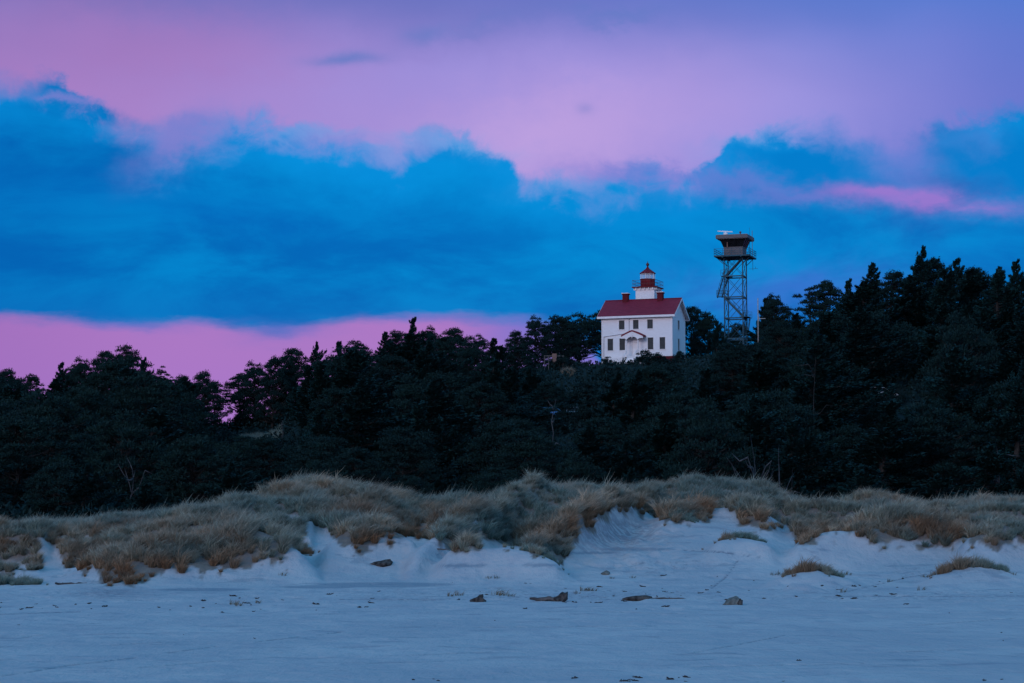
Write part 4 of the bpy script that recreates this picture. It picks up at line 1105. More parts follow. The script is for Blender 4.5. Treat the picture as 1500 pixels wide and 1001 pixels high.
# windows
def window(cx, z0, z1):
    f = MB(); t_ = 0.09
    f.box(cx - ww - t_, cx + ww + t_, -0.05, 0.0, z1, z1 + 0.14); f.box(cx - ww - t_, cx + ww + t_, -0.09, 0.0, z0 - 0.10, z0)
    f.box(cx - ww - t_, cx - ww, -0.04, 0.0, z0, z1); f.box(cx + ww, cx + ww + t_, -0.04, 0.0, z0, z1)
    fo = f.build('window', TRIM, LH)
    p = MB(); p.box(cx - ww, cx + ww, 0.07, 0.11, z0, z1); p.build('pane', PANEL, fo)
    return fo
for c, a, b in WIN_F: window(c, a, b)
def side_window(x, s, y0, y1, z0, z1):
    f = MB(); t_ = 0.09
    xa, xb = (x, x + 0.05) if s > 0 else (x - 0.05, x)
    f.box(xa, xb, y0 - t_, y1 + t_, z1, z1 + .14); f.box(xa, xb + .03 * s, y0 - t_, y1 + t_, z0 - .1, z0)
    f.box(xa, xb, y0 - t_, y0, z0, z1); f.box(xa, xb, y1, y1 + t_, z0, z1)
    fo = f.build('window', TRIM, LH)
    p = MB(); p.box(x - .11 * s - .02, x - .11 * s + .02, y0, y1, z0, z1); p.build('pane', PANEL, fo)
for a, b, c, d in SW: side_window(W_, 1, a, b, c, d)
# door
dm = MB(); dm.box(door[0], door[1], 0.06, 0.11, door[2], door[3])
for k in range(2):
    for j in range(2): dm.box(5.28 + k * .42, 5.62 + k * .42, 0.045, 0.06, .25 + j * 1.05, 1.15 + j * 1.05)
dr_ = dm.build('door', TRIM, LH)
hn = MB(); hn.lathe([(0.03, 0), (0.045, .03), (0.03, .06)], 8); ho = hn.build('handle', IRON, dr_); ho.location = (6.05, 0.0, 1.1); 
df = MB(); df.box(5.05, 5.20, -.05, 0, .05, 2.35); df.box(6.15, 6.30, -.05, 0, .05, 2.35); df.box(5.05, 6.30, -.06, 0, 2.35, 2.52); df.build('door_frame', TRIM, LH)
# corner boards, frieze, water table
cb_ = MB(); cb_.box(-.035, .14, -.035, -.002, 0.02, HW - .32); cb_.box(W_ - .14, W_ + .035, -.035, -.002, 0.02, HW - .32); cb_.box(W_ + .002, W_ + .035, 0.0, .14, 0.02, HW - .32)
cb_.box(W_ + .002, W_ + .035, D_ - .14, D_ + .03, 0.02, HW - .32)
cb_.box(-.04, W_ + .04, -.045, -.002, HW - .32, HW - 0.05)
cb_.build('corner_board', TRIM, LH)
# roof: two slopes with thickness, overhanging eaves and rakes
OV, RK = 0.62, 0.58
sl = (RZ - HW) / (D_ / 2)
ez = HW - sl * OV + 0.05
rf = MB()
for s in (0, 1):
    ya, yb = (-OV, D_ / 2) if s == 0 else (D_ + OV, D_ / 2)
    v = [(-RK, ya, ez + .16), (W_ + RK, ya, ez + .16), (W_ + RK, yb, RZ + .21), (-RK, yb, RZ + .21),
         (-RK, ya, ez + .07), (W_ + RK, ya, ez + .07), (W_ + RK, yb, RZ + .12), (-RK, yb, RZ + .12)]
    rf.poly(v, [(0, 1, 2, 3), (7, 6, 5, 4), (0, 4, 5, 1), (3, 2, 6, 7), (0, 3, 7, 4), (1, 5, 6, 2)])
roof = rf.build('roof', ROOFM, LH)
rc = MB(); rc.bar((-RK, D_ / 2, RZ + .235), (W_ + RK, D_ / 2, RZ + .235), .22, .07); rc.build('ridge_cap', REDP, roof)
so = MB()                                         # white soffit, fascia and rake boards
so.box(-RK, W_ + RK, -OV - .045, -OV - .003, ez - .20, ez + .14)
so.box(-RK + .05, W_ + RK - .05, -OV, -.05, ez - .17, ez - .13)
so.box(-RK, W_ + RK, D_ + OV + .003, D_ + OV + .045, ez - .20, ez + .14)
for xa in (W_ + RK + .003, -RK - .043):
    for ya, yb in ((-OV, D_ / 2), (D_ + OV, D_ / 2)):
        v = [(xa, ya, ez - .20), (xa, yb, RZ - .16), (xa, yb, RZ + .17), (xa, ya, ez + .13)]
        v2 = [(x + .04, y, z) for x, y, z in v]
        so.poly(v + v2, [(0, 1, 2, 3), (7, 6, 5, 4), (0, 4, 5, 1), (1, 5, 6, 2), (2, 6, 7, 3), (3, 7, 4, 0)])
for x0_, x1_ in ((W_ + .01, W_ + RK), (-RK, -.01)):
    for ya, yb in ((-OV, D_ / 2), (D_ + OV, D_ / 2)):
        v = [(x0_, ya, ez + .02), (x1_, ya, ez + .02), (x1_, yb, RZ + .07), (x0_, yb, RZ + .07)]
        v2 = [(x, y, z - .03) for x, y, z in v]
        so.poly(v + v2, [(0, 1, 2, 3), (7, 6, 5, 4), (0, 4, 5, 1), (1, 5, 6, 2), (2, 6, 7, 3), (3, 7, 4, 0)])
so.build('eaves', TRIM, LH)
# chimneys
for cx in (3.05, 9.0):
    c = MB(); c.box(cx - .46, cx + .46, 3.05, 3.95, RZ - .6, RZ + 1.02)
    c.box(cx - .56, cx + .56, 2.95, 4.05, RZ + 1.02, RZ + 1.20)
    co = c.build('chimney', BRICK, LH, bevel=.015)
    cc = MB(); cc.box(cx - .60, cx + .60, 2.91, 4.09, RZ + 1.203, RZ + 1.30); cc.build('chimney_cap', TRIM, co)
# the tower over the back of the roof
TX, TY = 6.15, 5.75
tw = empty('tower', (TX, TY, 0)); tw.parent = LH
h_ = 1.6
tb = MB(); tb.box(-h_, h_, -h_, h_, HW - 1, 11.35); tb.build('tower_wall', WHITE, tw)
tcn_ = MB()
tcn_.box(-h_ - .10, h_ + .10, -h_ - .10, h_ + .10, 11.35, 11.55)
for k in range(-2, 3):
    for s in (-1, 1):
        tcn_.box(k * .72 - .07, k * .72 + .07, s * (h_ + .10) if s > 0 else -(h_ + .38), s * (h_ + .38) if s > 0 else -(h_ + .10), 11.38, 11.74)
        tcn_.box(s * (h_ + .10) if s > 0 else -(h_ + .38), s * (h_ + .38) if s > 0 else -(h_ + .10), k * .72 - .07, k * .72 + .07, 11.38, 11.74)
tcn_.box(-h_ - .07, h_ + .07, -h_ - .07, h_ + .07, 11.553, 11.74)
tcn_.build('cornice', TRIM, tw)
gd = MB(); gd.box(-2.12, 2.12, -2.12, 2.12, 11.743, 11.90); gd.build('gallery_deck', REDP, tw)
gr = MB()
for s in (-1, 1):
    for k in range(-4, 5):
        gr.bar((k * .51, s * 2.05, 11.9), (k * .51, s * 2.05, 12.95), .022)
        gr.bar((s * 2.05, k * .51, 11.9), (s * 2.05, k * .51, 12.95), .022)
    for z in (12.4, 12.95):
        gr.bar((-2.05, s * 2.05, z), (2.05, s * 2.05, z), .045); gr.bar((s * 2.05, -2.05, z), (s * 2.05, 2.05, z), .045)
gr.build('railing', IRON, tw)
dr2 = MB(); dr2.lathe([(1.22, 11.9), (1.22, 13.18), (1.30, 13.2), (1.30, 13.3)], 10, rot=.5); dr2.build('lantern_drum', REDP, tw)
lg = MB(); lg.lathe([(1.16, 13.3), (1.16, 14.18)], 10, rot=.5); lg.build('lantern_glass', LGLASS, tw)
lm = MB()
for k in range(10):
    t = 2 * math.pi * (k + .5) / 10
    lm.bar((1.18 * math.cos(t), 1.18 * math.sin(t), 13.3), (1.18 * math.cos(t), 1.18 * math.sin(t), 14.18), .07)
lm.lathe([(1.20, 14.14), (1.20, 14.2)], 10, rot=.5)
lm.build('glazing_bar', TRIM, tw)
ln = MB(); ln.lathe([(.22, 13.3), (.22, 13.45), (.34, 13.5), (.40, 13.75), (.34, 14.0), (.15, 14.05)], 12); ln.build('lens', LGLASS, tw, smooth=True)
lr = MB(); lr.lathe([(1.34, 14.2), (1.36, 14.28), (.85, 14.66), (.40, 14.98), (.20, 15.22), (.13, 15.4)], 10, rot=.5); lr.build('lantern_roof', REDP, tw)
lb_ = MB(); lb_.lathe([(.10, 15.38), (.12, 15.5), (.24, 15.6), (.29, 15.76), (.22, 15.92), (.10, 16.0), (.05, 16.12), (.02, 16.35)], 12); lb_.build('finial', IRON, tw, smooth=True)
# entrance hood on brackets and posts
PX = 5.70
hood = MB()
arc = []
for k in range(13):
    t = k / 12; xx = PX - 1.85 + 3.7 * t
    arc.append((xx, 3.20 + 0.80 * (1 - abs(2 * t - 1) ** 1.2)))
top_ = [(x, z + .25) for x, z in arc]
for k in range(12):
    v = [(arc[k][0], -1.75, arc[k][1]), (arc[k + 1][0], -1.75, arc[k + 1][1]), (top_[k + 1][0], -1.75, top_[k + 1][1]), (top_[k][0], -1.75, top_[k][1])]
    v2 = [(a, -.003, c) for a, b, c in v]
    hood.poly(v + v2, [(0, 1, 2, 3), (7, 6, 5, 4), (0, 4, 5, 1), (2, 6, 7, 3)] + ([(0, 3, 7, 4)] if k == 0 else []) + ([(1, 5, 6, 2)] if k == 11 else []))
porch = empty('porch', (0, 0, 0)); porch.parent = LH
hood.build('porch_roof', ROOFM, porch)
pt = MB()                                         # white arched front under the hood
for k in range(12):
    xa, xb = arc[k][0], arc[k + 1][0]
    def zlo(x):
        q = (x - PX) / 0.95
        return 2.55 + 0.62 * math.sqrt(max(0, 1 - q * q)) if abs(q) < 1 else 2.55 + (0.35 if abs(x - PX) > 1.2 else 0)
    a0, b0 = min(zlo(xa), arc[k][1] - .03), min(zlo(xb), arc[k + 1][1] - .03)
    v = [(xa, -1.70, a0), (xb, -1.70, b0), (xb, -1.70, arc[k + 1][1] - .01), (xa, -1.70, arc[k][1] - .01)]
    v2 = [(a, -1.60, c) for a, b, c in v]
    pt.poly(v + v2, [(0, 1, 2, 3), (7, 6, 5, 4), (0, 4, 5, 1), (2, 6, 7, 3)])
pt.box(PX - .05, PX + .05, -1.76, -1.70, 2.9, 3.9); pt.box(PX - .14, PX + .14, -1.77, -1.70, 3.3, 3.42)
pt.build('porch_arch', TRIM, porch)
for x in (PX - 1.0, PX + 1.0):
    q = MB(); q.box(x - .08, x + .08, -1.70, -1.54, 0.05, 2.552); q.box(x - .12, x + .12, -1.74, -1.50, .0, .2); q.build('porch_post', TRIM, porch)
st = MB(); st.box(PX - 1.6, PX + 1.6, -1.9, -.05, -.15, 0.0)
for k in range(5): st.box(PX - .75, PX + .75, -1.9 - .28 * (k + 1), -1.9 - .28 * k, -1.6, -.02 - .19 * (k + 1))
st.build('stoop', TRIM, porch)
for s in (-1, 1):
    rl = MB()
    rl.bar((PX + s * 1.5, -1.85, 0), (PX + s * 1.5, -1.85, .95), .10); rl.bar((PX + s * .85, -1.85, 0), (PX + s * .85, -1.85, .95), .10)
    rl.bar((PX + s * .85, -1.85, .92), (PX + s * 1.5, -1.85, .92), .08); rl.bar((PX + s * .85, -1.85, .5), (PX + s * 1.5, -1.85, .5), .05)
    rl.bar((PX + s * .8, -1.9, .88), (PX + s * .8, -3.3, .0), .07); rl.bar((PX + s * .8, -3.3, -1.0), (PX + s * .8, -3.3, .02), .09)
    rl.build('railing', TRIM, porch)
# basement boards on the falling side, brick footing on the other
bs = MB(); bs.box(0.02, 8.6, .03, D_ - .02, -2.4, -.003); bs.box(.5, 4.05, -1.6, .027, -2.4, -.18); bs.build('basement_wall', WHITE, LH)
ft = MB(); ft.box(8.603, W_ - .02, .03, D_ - .02, -1.6, -.003); ft.build('foundation', BRICK, LH)
# rainwater pipe: down from the eaves, across to the left, down the corner
dp = MB(); dp.tube([(4.72, -.58, ez - .18), (4.72, -.10, HW - .55), (4.72, -.08, 3.95), (.40, -.08, 3.42), (.38, -.08, 0.1)], .05, 6)
dp.build('downspout', mat_noise('grey_pipe', (.38, .38, .40), (.48, .48, .5), 2), LH)

# ------------------------------------------------------------------ the steel watch tower
TYY = 368.0
tp = at(1078, 500, TYY)
tz0 = gz(tp.x, TYY)
WT = empty('watch_tower', (tp.x, TYY, tz0), -math.radians(18.0), label='steel lattice watch tower with a dark glazed cabin and railed deck', cat='tower')
zt = lambda row: float(z_of(row, TYY)) - tz0
hh_ = 1.58
ztop = zt(378.5)
for sx in (-1, 1):
    for sy in (-1, 1):
        q = MB(); q.bar((sx * hh_, sy * hh_, -.5), (sx * hh_, sy * hh_, ztop), .16); q.build('leg', STEEL, WT)
lev = [zt(r) for r in (497, 467, 436.5, 406)] + [ztop]
hz = MB()
for z in lev[:-1]:
    for s in (-1, 1):
        hz.bar((-hh_, s * hh_, z), (hh_, s * hh_, z), .16, .2); hz.bar((s * hh_, -hh_, z), (s * hh_, hh_, z), .16, .2)
hz.build('girder', STEEL, WT)
br = MB()
zz = [-.2] + lev if lev[0] > 1.0 else lev
for a, b in zip(zz[:-1], zz[1:]):
    for s in (-1, 1):
        for e in (-1, 1):
            br.bar((-hh_ * e, s * (hh_ + .04 * e), a), (hh_ * e, s * (hh_ + .04 * e), b), .065)
            br.bar((s * (hh_ + .04 * e), -hh_ * e, a), (s * (hh_ + .04 * e), hh_ * e, b), .065)
br.build('brace', STEEL, WT)
# deck, rail, cabin
dk = 3.02
d_ = MB(); d_.box(-dk, dk, -dk, dk, ztop, ztop + .22)
for s in (-1, 1):
    d_.bar((s * hh_, -dk, ztop - .08), (s * hh_, dk, ztop - .08), .15)
    for e in (-1, 1): d_.bar((s * dk * .95, e * hh_, ztop), (s * hh_, e * hh_, ztop - 1.2), .10)
d_.build('deck', STEEL, WT)
z0 = ztop + .22
r_ = MB()
for s in (-1, 1):
    for k in range(5):
        q = -dk + .05 + (2 * dk - .1) * k / 4
        r_.bar((q, s * (dk - .05), z0), (q, s * (dk - .05), z0 + 1.12), .06); r_.bar((s * (dk - .05), q, z0), (s * (dk - .05), q, z0 + 1.12), .06)
    for z in (.4, .76, 1.12):
        r_.bar((-dk, s * (dk - .05), z0 + z), (dk, s * (dk - .05), z0 + z), .05); r_.bar((s * (dk - .05), -dk, z0 + z), (s * (dk - .05), dk, z0 + z), .05)
r_.build('railing', STEEL, WT)
cab = 1.62; z1 = z0 + 1.45
c_ = MB(); c_.box(-cab, cab, -cab, cab, z0, z1); c_.box(-cab - .05, cab + .05, -cab - .05, cab + .05, z1, z1 + .08)
cabin = c_.build('cabin_wall', CABIN, WT)
z2 = z1 + 1.42; fl = 2.12
g_ = MB()
v = [(-cab, -cab, z1 + .08), (cab, -cab, z1 + .08), (cab, cab, z1 + .08), (-cab, cab, z1 + .08), (-fl, -fl, z2), (fl, -fl, z2), (fl, fl, z2), (-fl, fl, z2)]
g_.poly(v, [(0, 1, 5, 4), (1, 2, 6, 5), (2, 3, 7, 6), (3, 0, 4, 7), (3, 2, 1, 0), (4, 5, 6, 7)])
g_.build('cabin_window', GLASSD, WT)
mu = MB()
for k in range(4):
    for sgn in (-1, 1):
        a = -1 + 2 * k / 3
        mu.bar((a * cab, sgn * cab * 1.01, z1 + .08), (a * fl, sgn * fl * 1.01, z2), .07)
        mu.bar((sgn * cab * 1.01, a * cab, z1 + .08), (sgn * fl * 1.01, a * fl, z2), .07)
mu.build('mullion', GLASSD, WT)
pl = MB(); pl.box(-1.02, -.86, -cab - .30, -cab - .22, z1 - .05, z1 + .95); pl.build('notice_board', WOODP, WT)
ro = MB(); ro.box(-2.75, 2.75, -2.75, 2.75, z2, z2 + .62); ro.build('cabin_roof', CABIN, WT, bevel=.04)
ru = MB(); ru.box(-2.6, 2.6, -2.6, 2.6, z2 - .06, z2 - .002); ru.box(-2.6, 2.6, -2.6, 2.6, z2 + .622, z2 + .68); ru.build('roof_felt', CABIN_D, WT)
zr = z2 + .68
ra = MB(); ra.lathe([(.30, zr), (.22, zr + .12), (.36, zr + .20), (.36, zr + .55), (.25, zr + .62), (.10, zr + .66)], 12, c=(-1.55, -.4))
rad_ = ra.build('radar_mount', TRIM, WT, smooth=True)
rb_ = MB(); rb_.bar((-2.85, -.75, zr + .88), (-.40, -.05, zr + .74), .12, .16); rb_.bar((-1.55, -.4, zr + .6), (-1.55, -.4, zr + .80), .18); rb_.build('radar_antenna', TRIM, rad_)
vt = MB(); vt.lathe([(.12, zr), (.12, zr + .45), (.20, zr + .48), (.18, zr + .66), (.05, zr + .7)], 10, c=(1.05, -.6)); vt.build('vent', IRON, WT)
an = MB(); an.tube([(2.55, -.2, z0), (2.55, -.2, zr + 1.35)], [.05, .02], 5); an.build('aerial', STEEL, WT)
an = MB(); an.tube([(3.08, -.6, z0 - .1), (3.08, -.6, zr + .75)], .05, 6); an.bar((3.0, -.6, z0 + .3), (2.9, 0, z0 + .3), .05); an.build('aerial', CABIN, WT)
an = MB(); an.tube([(2.9, .6, ztop), (2.9, .6, ztop - 2.1)], .04, 5); an.bar((2.3, .6, ztop - 1.85), (3.75, .6, ztop - 1.85), .05); an.bar((3.35, .6, ztop - 1.85), (3.35, .6, ztop - 1.5), .05); an.build('aerial', STEEL, WT)
# stairs
def stair(a, b, width, wv, name='stair', nst=14):
    s = MB(); a, b, wv = Vector(a), Vector(b), Vector(wv).normalized() * width / 2
    for e in (-1, 1):
        s.bar(a + wv * e, b + wv * e, .07, .26)
        s.bar(a + wv * e + Vector((0, 0, .95)), b + wv * e + Vector((0, 0, .95)), .045)
    for k in range(nst):
        p = a + (b - a) * ((k + .5) / nst); s.bar(p - wv, p + wv, .26, .04)
    for k in range(5):
        p = a + (b - a) * (k / 4)
        for e in (-1, 1): s.bar(p + wv * e, p + wv * e + Vector((0, 0, .95)), .04)
    return s.build(name, STEEL, WT)
stair((hh_ - .1, -.9, ztop - .1), (-hh_ + .2, -.9, lev[3] + .1), .8, (0, 1, 0))
stair((-hh_ - .35, .9, lev[3]), (-hh_ - .95, -1.0, lev[2]), .8, (1, .0, 0))
stair((-hh_ - .1, -1.2, lev[2]), (hh_ + .1, -1.2, lev[1]), .8, (0, 1, 0))
stair((hh_ + .3, 1.0, lev[1]), (hh_ + .3, -1.2, lev[0] + .2), .8, (1, 0, 0))
ld = MB()
for z, x0_, x1_, y0_, y1_ in ((lev[3], -hh_ - .8, -hh_ + .8, -.6, 1.5), (lev[2], -hh_ - 1.35, -hh_ + .3, -1.6, -.5), (lev[1], hh_ - .5, hh_ + .9, -1.7, 1.5)):
    ld.box(x0_, x1_, y0_, y1_, z + .11, z + .17)
    for x in (x0_, x1_):
        for y in (y0_, y1_): ld.bar((x, y, z + .17), (x, y, z + 1.2), .05)
    for zz_ in (.7, 1.2):
        ld.bar((x0_, y0_, z + zz_), (x1_, y0_, z + zz_), .05); ld.bar((x0_, y1_, z + zz_), (x1_, y1_, z + zz_), .05)
ld.build('landing', STEEL, WT)

# ------------------------------------------------------------------ small things on the hill
pq = at(1110.5, 470, 343.0); pz = gz(pq.x, 343)
POLE = mat_noise('pole_paint', (.22, .24, .24), (.38, .40, .38), 1.0, stretch=(1, 1, 2))
up_ = MB(); Hp = float(z_of(437, 343)) - pz
up_.tube([(0, 0, -.5), (0, 0, Hp)], [.11, .08], 8); po = up_.build('utility_pole', POLE, smooth=True)
po.location = (pq.x, 343, pz); tag(po, 'slim pale pole standing in front of the trees just right of the watch tower', 'pole')
ar = MB(); zb = float(z_of(467, 343)) - pz; ar.bar((.1, -.12, zb), (1.15, -.12, zb), .10); ar.bar((.1, -.12, zb - .4), (.1, -.12, zb + .3), .08); ar.build('cross_arm', POLE, po)

fq = at(812, 530, 338.0)
fz = gz(fq.x, 338)
FE = empty('wooden_fence', (fq.x, 338, fz), 0.12, label='weathered rail fence at the overlook left of the lighthouse', cat='fence')
zf = float(z_of(521, 338)) - fz
for x in (-1.55, -.9, -.1, .75, 1.35):
    q = MB(); q.box(x - .07, x + .07, -.07, .07, -.3, zf); q.build('post', WOOD, FE)
for z in (zf - .08, zf - .55):
    q = MB(); q.bar((-1.6, -.09, z), (1.5, -.09, z), .05, .13); q.build('rail', WOOD, FE)
q = MB(); q.bar((.7, -.1, zf - .6), (2.1, -.3, zf - 1.2), .06, .12); q.build('rail', WOOD, FE)
sg = MB(); zs_ = zf
sg.box(-.36, .36, -.30, -.22, zs_ - .45, zs_ + .28); sg.box(-.28, .30, -.31, -.24, zs_ - 1.05, zs_ - .45); sgo = sg.build('notice_board', WOODP)
sgo.location = (fq.x, 338, fz); tag(sgo, 'small tan upright board in front of the overlook fence', 'board')

# a cream dry shrub below the overlook
def pale_shrub():
    Vs, F4s, F3s, hs, bs = [], [], [], [], []; off = 0
    r = random.Random(3)
    for j in range(26):
        V, F4, F3, h, b = tuft_arrays(900 + j, 70, 1.3, .35, .1, .03)
        V = V + np.array([r.uniform(-.9, .9), r.uniform(-.7, .7), r.uniform(-.1, .5)])
        Vs.append(V); F4s.append(F4 + off); F3s.append(F3 + off); off += len(V); hs.append(h); bs.append(b)
    V = np.concatenate(Vs)
    return np_mesh('pale_shrub', V, np.concatenate(F4s), np.concatenate(F3s), attrs=dict(h=np.concatenate(hs), br=np.concatenate(bs), tint=np.full(len(V), .5), dry=np.full(len(V), .3)), mat=CM)
sx = (832 - 750) / FP * 331
o = link('dry_shrub', pale_shrub(), loc=(sx, 331, gz(sx, 331))); tag(o, 'pale dry shrub below the overlook fence', 'shrub'); o.scale = (.8, .8, .9)

# grass of the clearing at the sky gap
n = 420; r_c = np.random.default_rng(5)
pc = r_c.uniform(336, 414, n); Yc = r_c.uniform(298, 317, n); xc = (pc - 750) / FP * Yc
grass_object('clearing_grass', np.stack([xc, Yc, land(xc, Yc)], -1), np.full((n, 3), .6), np.full(n, .12), np.full(n, .0), 'dull tan grass on the small clearing in the wood right of the sky gap')

# ------------------------------------------------------------------ parked cars glimpsed between the trees
CARP = {}
def car_paint(name, c):
    m, t, b = mat_base(name, 0.3, 0.5); b.inputs['Base Color'].default_value = c + (1,); b.inputs['Coat Weight'].default_value = 0.5
    tcn = t.nodes.new('ShaderNodeTexCoord'); n_ = noise(t, tcn.outputs['Object'], 2, 3)
    t.links.new(mixc(t, n_.step(.3, .8) * .25, c + (1,), tuple(v * .7 for v in c) + (1,)), b.inputs['Base Color'])
    return m
TYRE = mat_noise('tyre_rubber', (.015, .015, .015), (.03, .03, .03), 3)
RIM = mat_noise('wheel_rim', (.4, .4, .42), (.5, .5, .52), 3, .35, .5, metal=.6)
LAMP = mat_noise('lamp_glass', (.5, .5, .5), (.6, .6, .6), 3, .15, .5)
def car(loc, rz, paint, label):
    e = empty('parked_car', loc, rz, label=label, cat='car')
    b = MB()
    prof = [(-2.2, .35), (-2.25, .75), (-2.15, .98), (-1.3, 1.02), (1.05, .98), (1.9, .88), (2.2, .72), (2.25, .38)]
    b.prism(prof, -.86, .86)
    b.poly([(-1.75, -.66, 1.5), (.25, -.66, 1.5), (.25, .66, 1.5), (-1.75, .66, 1.5), (-1.7, -.64, 1.55), (.2, -.64, 1.55), (.2, .64, 1.55), (-1.7, .64, 1.55)],
           [(0, 1, 2, 3), (7, 6, 5, 4), (0, 4, 5, 1), (1, 5, 6, 2), (2, 6, 7, 3), (3, 7, 4, 0)])
    for x0, x1 in ((-2.0, -1.75), (-.75, -.75), (1.0, .25)):
        for s in (-1, 1): b.bar((x0, s * .82, 1.0), (x1, s * .655, 1.52), .06)
    b.build('body', paint, e, bevel=.03)
    g = MB(); g.poly([(-1.98, -.80, 1.003), (.98, -.80, 1.003), (.98, .80, 1.003), (-1.98, .80, 1.003), (-1.74, -.64, 1.498), (.24, -.64, 1.498), (.24, .64, 1.498), (-1.74, .64, 1.498)],
                     [(0, 1, 5, 4), (1, 2, 6, 5), (2, 3, 7, 6), (3, 0, 4, 7)]); g.build('window', GLASSD, e)
    for x in (-1.4, 1.4):
        for s in (-1, 1):
            w = MB(); w.tube([(x, s * .70, .33), (x, s * .88, .33)], .33, 18); wo_ = w.build('wheel', TYRE, e)
            w = MB(); w.tube([(x, s * .86, .33), (x, s * .895, .33)], .20, 14); w.build('rim', RIM, wo_)
    for s in (-1, 1):
        q = MB(); q.box(2.17, 2.25, s * .62 - .16, s * .62 + .16, .62, .76); q.build('headlight', LAMP, e)
    return e
def park(px_, row_, Y0, rz, paint, label, dz=0.0):
    Ys = np.linspace(200, 330, 400); xs = (px_ - 750) / FP * Ys
    r = row_of(Ys, land(xs, Ys)); k = int(np.argmin(np.abs(r - row_)))
    Y = Ys[k]; x = xs[k]
    return car((x, Y, gz(x, Y) + .1), rz, paint, label)
park(811, 616, 0, .15, car_paint('blue_paint', (.05, .22, .50)), 'blue car half hidden by branches on the slope below the overlook fence')
park(842, 616, 0, 1.4, car_paint('grey_paint', (.55, .55, .58)), 'pale grey car glimpsed end on right of the blue car')
park(1290, 588, 0, .5, car_paint('white_paint', (.75, .75, .77)), 'white car glimpsed through the trees below the right hand ridge')

# ------------------------------------------------------------------ driftwood, stones and wrack on the beach
DRIFT = mat_noise('driftwood', (0.04, 0.04, 0.04), (0.14, 0.13, 0.12), 3.5, .9, .15, .6, 10, (.3, 1, 1))
STONE = mat_noise('clay_lump', (0.07, 0.08, 0.075), (0.17, 0.185, 0.165), 3.0, .9, .15, .8, 6)
WEED = mat_noise('dry_seaweed', (0.018, 0.020, 0.022), (0.05, 0.05, 0.05), 6.0, .9, .2)
def on_beach(px_, row_, lo=60, hi=130):
    Ys = np.linspace(lo, hi, 500); xs = (px_ - 750) / FP * Ys
    r = row_of(Ys, land(xs, Ys)); k = int(np.argmax(r <= row_)) if (r <= row_).any() else len(Ys) - 1
    return Vector((xs[k], Ys[k], gz(xs[k], Ys[k])))
def lump(seed, sx, sy, sz, mat, name, jag=.28, sub=3, sink=.35):
    import bmesh
    bm = bmesh.new(); bmesh.ops.create_icosphere(bm, subdivisions=sub, radius=1)
    from mathutils import noise as mn
    for v in bm.verts:
        d = mn.noise(v.co * 1.3 + Vector((seed * 7.1, 0, 0))) * jag * 1.6 + mn.noise(v.co * 3.1 + Vector((0, seed * 3.3, 0))) * jag * .7
        v.co = v.co * (1 + d)
        v.co = Vector((v.co.x * sx + v.co.z * sx * .15, v.co.y * sy, v.co.z * sz * (1 + .38 * v.co.x) + sz * (sink - .3)))
    me = bpy.data.meshes.new(name); bm.to_mesh(me); bm.free(); me.materials.append(mat)
    me.polygons.foreach_set('use_smooth', np.ones(len(me.polygons), bool))
    return me
def log_mesh(seed, L, r0, r1, name, knots=3):
    r = random.Random(seed); mb = MB(); n = 9; pts = []; rs = []
    for i in range(n):
        t = i / (n - 1); pts.append((L * (t - .5), r.uniform(-.06, .06) * L * .2, r0 * .45 + r.uniform(-.03, .03))); rs.append((r0 + (r1 - r0) * t) * r.uniform(.85, 1.15))
    mb.tube(pts, rs, 10)
    for k in range(knots):
        i = r.randint(1, n - 2); p = Vector(pts[i]); a = r.uniform(.4, 2.7)
        mb.tube([p, p + Vector((r.uniform(-.2, .3), math.cos(a) * .25, math.sin(a) * .35)) * (r0 * 4)], [r0 * .35, .01], 6)
    me = bpy.data.meshes.new(name); me.from_pydata(mb.v, [], mb.f); me.materials.append(DRIFT)
    return me
def place(name, me, px_, row_, rz, label, cat, group=None, scale=(1, 1, 1), lo=60, hi=130):
    o = link(name, me, loc=on_beach(px_, row_, lo, hi), rz=rz); o.scale = scale
    return tag(o, label, cat, group)
DARKW = mat_noise('dark_driftwood', (0.02, 0.02, 0.02), (0.10, 0.09, 0.08), 4.0, .9, .1, .8, 8)
place('driftwood_log', lump(1, .27, .22, .20, DARKW, 'driftwood_log', .35, 3, .5), 701, 882, .3, 'short dark driftwood stub, leftmost of the logs on the beach', 'driftwood')
dl = place('driftwood_log', lump(2, .27, .24, .27, DARKW, 'driftwood_log', .35, 3, .6), 821, 881, .1, 'driftwood log with a thick dark right end and a thin buried tail', 'driftwood')
link('tail', log_mesh(2, 1.25, .05, .12, 'tail', 1), dl, (-.62, .1, .06))
dl = place('driftwood_log', lump(3, .60, .32, .20, DARKW, 'driftwood_log', .25, 3, .35), 932, 880, .05, 'long low driftwood log with a thin tail, rightmost log on the beach', 'driftwood')
link('tail', log_mesh(3, 1.5, .05, .03, 'tail', 2), dl, (1.3, .1, .03))
bo = place('sand_boulder', lump(14, .36, .32, .28, STONE, 'sand_boulder', .2, 4, .3), 1070, 886, 0, 'wedge shaped pale lump with a dark right face, alone on the beach', 'boulder')
link('dark_face', lump(15, .12, .23, .21, DARKW, 'dark_face', .25, 3, .3), bo, (.26, -.06, 0))
place('driftwood_log', lump(5, .62, .36, .24, DARKW, 'driftwood_log', .3, 3, .3), 560, 828, .2, 'dark driftwood lump against the dune foot left of centre', 'driftwood')
place('driftwood_log', log_mesh(7, 1.3, .05, .03, 'driftwood_log'), 642, 806, -.3, 'thin pale driftwood pole sticking out of the middle dune front', 'driftwood', lo=104)
place('driftwood_log', log_mesh(8, 1.6, .06, .03, 'driftwood_log'), 108, 856, .5, 'dark stick slanting up against the left dune foot', 'driftwood')
place('sand_boulder', lump(9, .24, .22, .16, STONE, 'sand_boulder'), 886, 842, 0, 'small rounded sandy lump on the open sand above the logs', 'boulder')
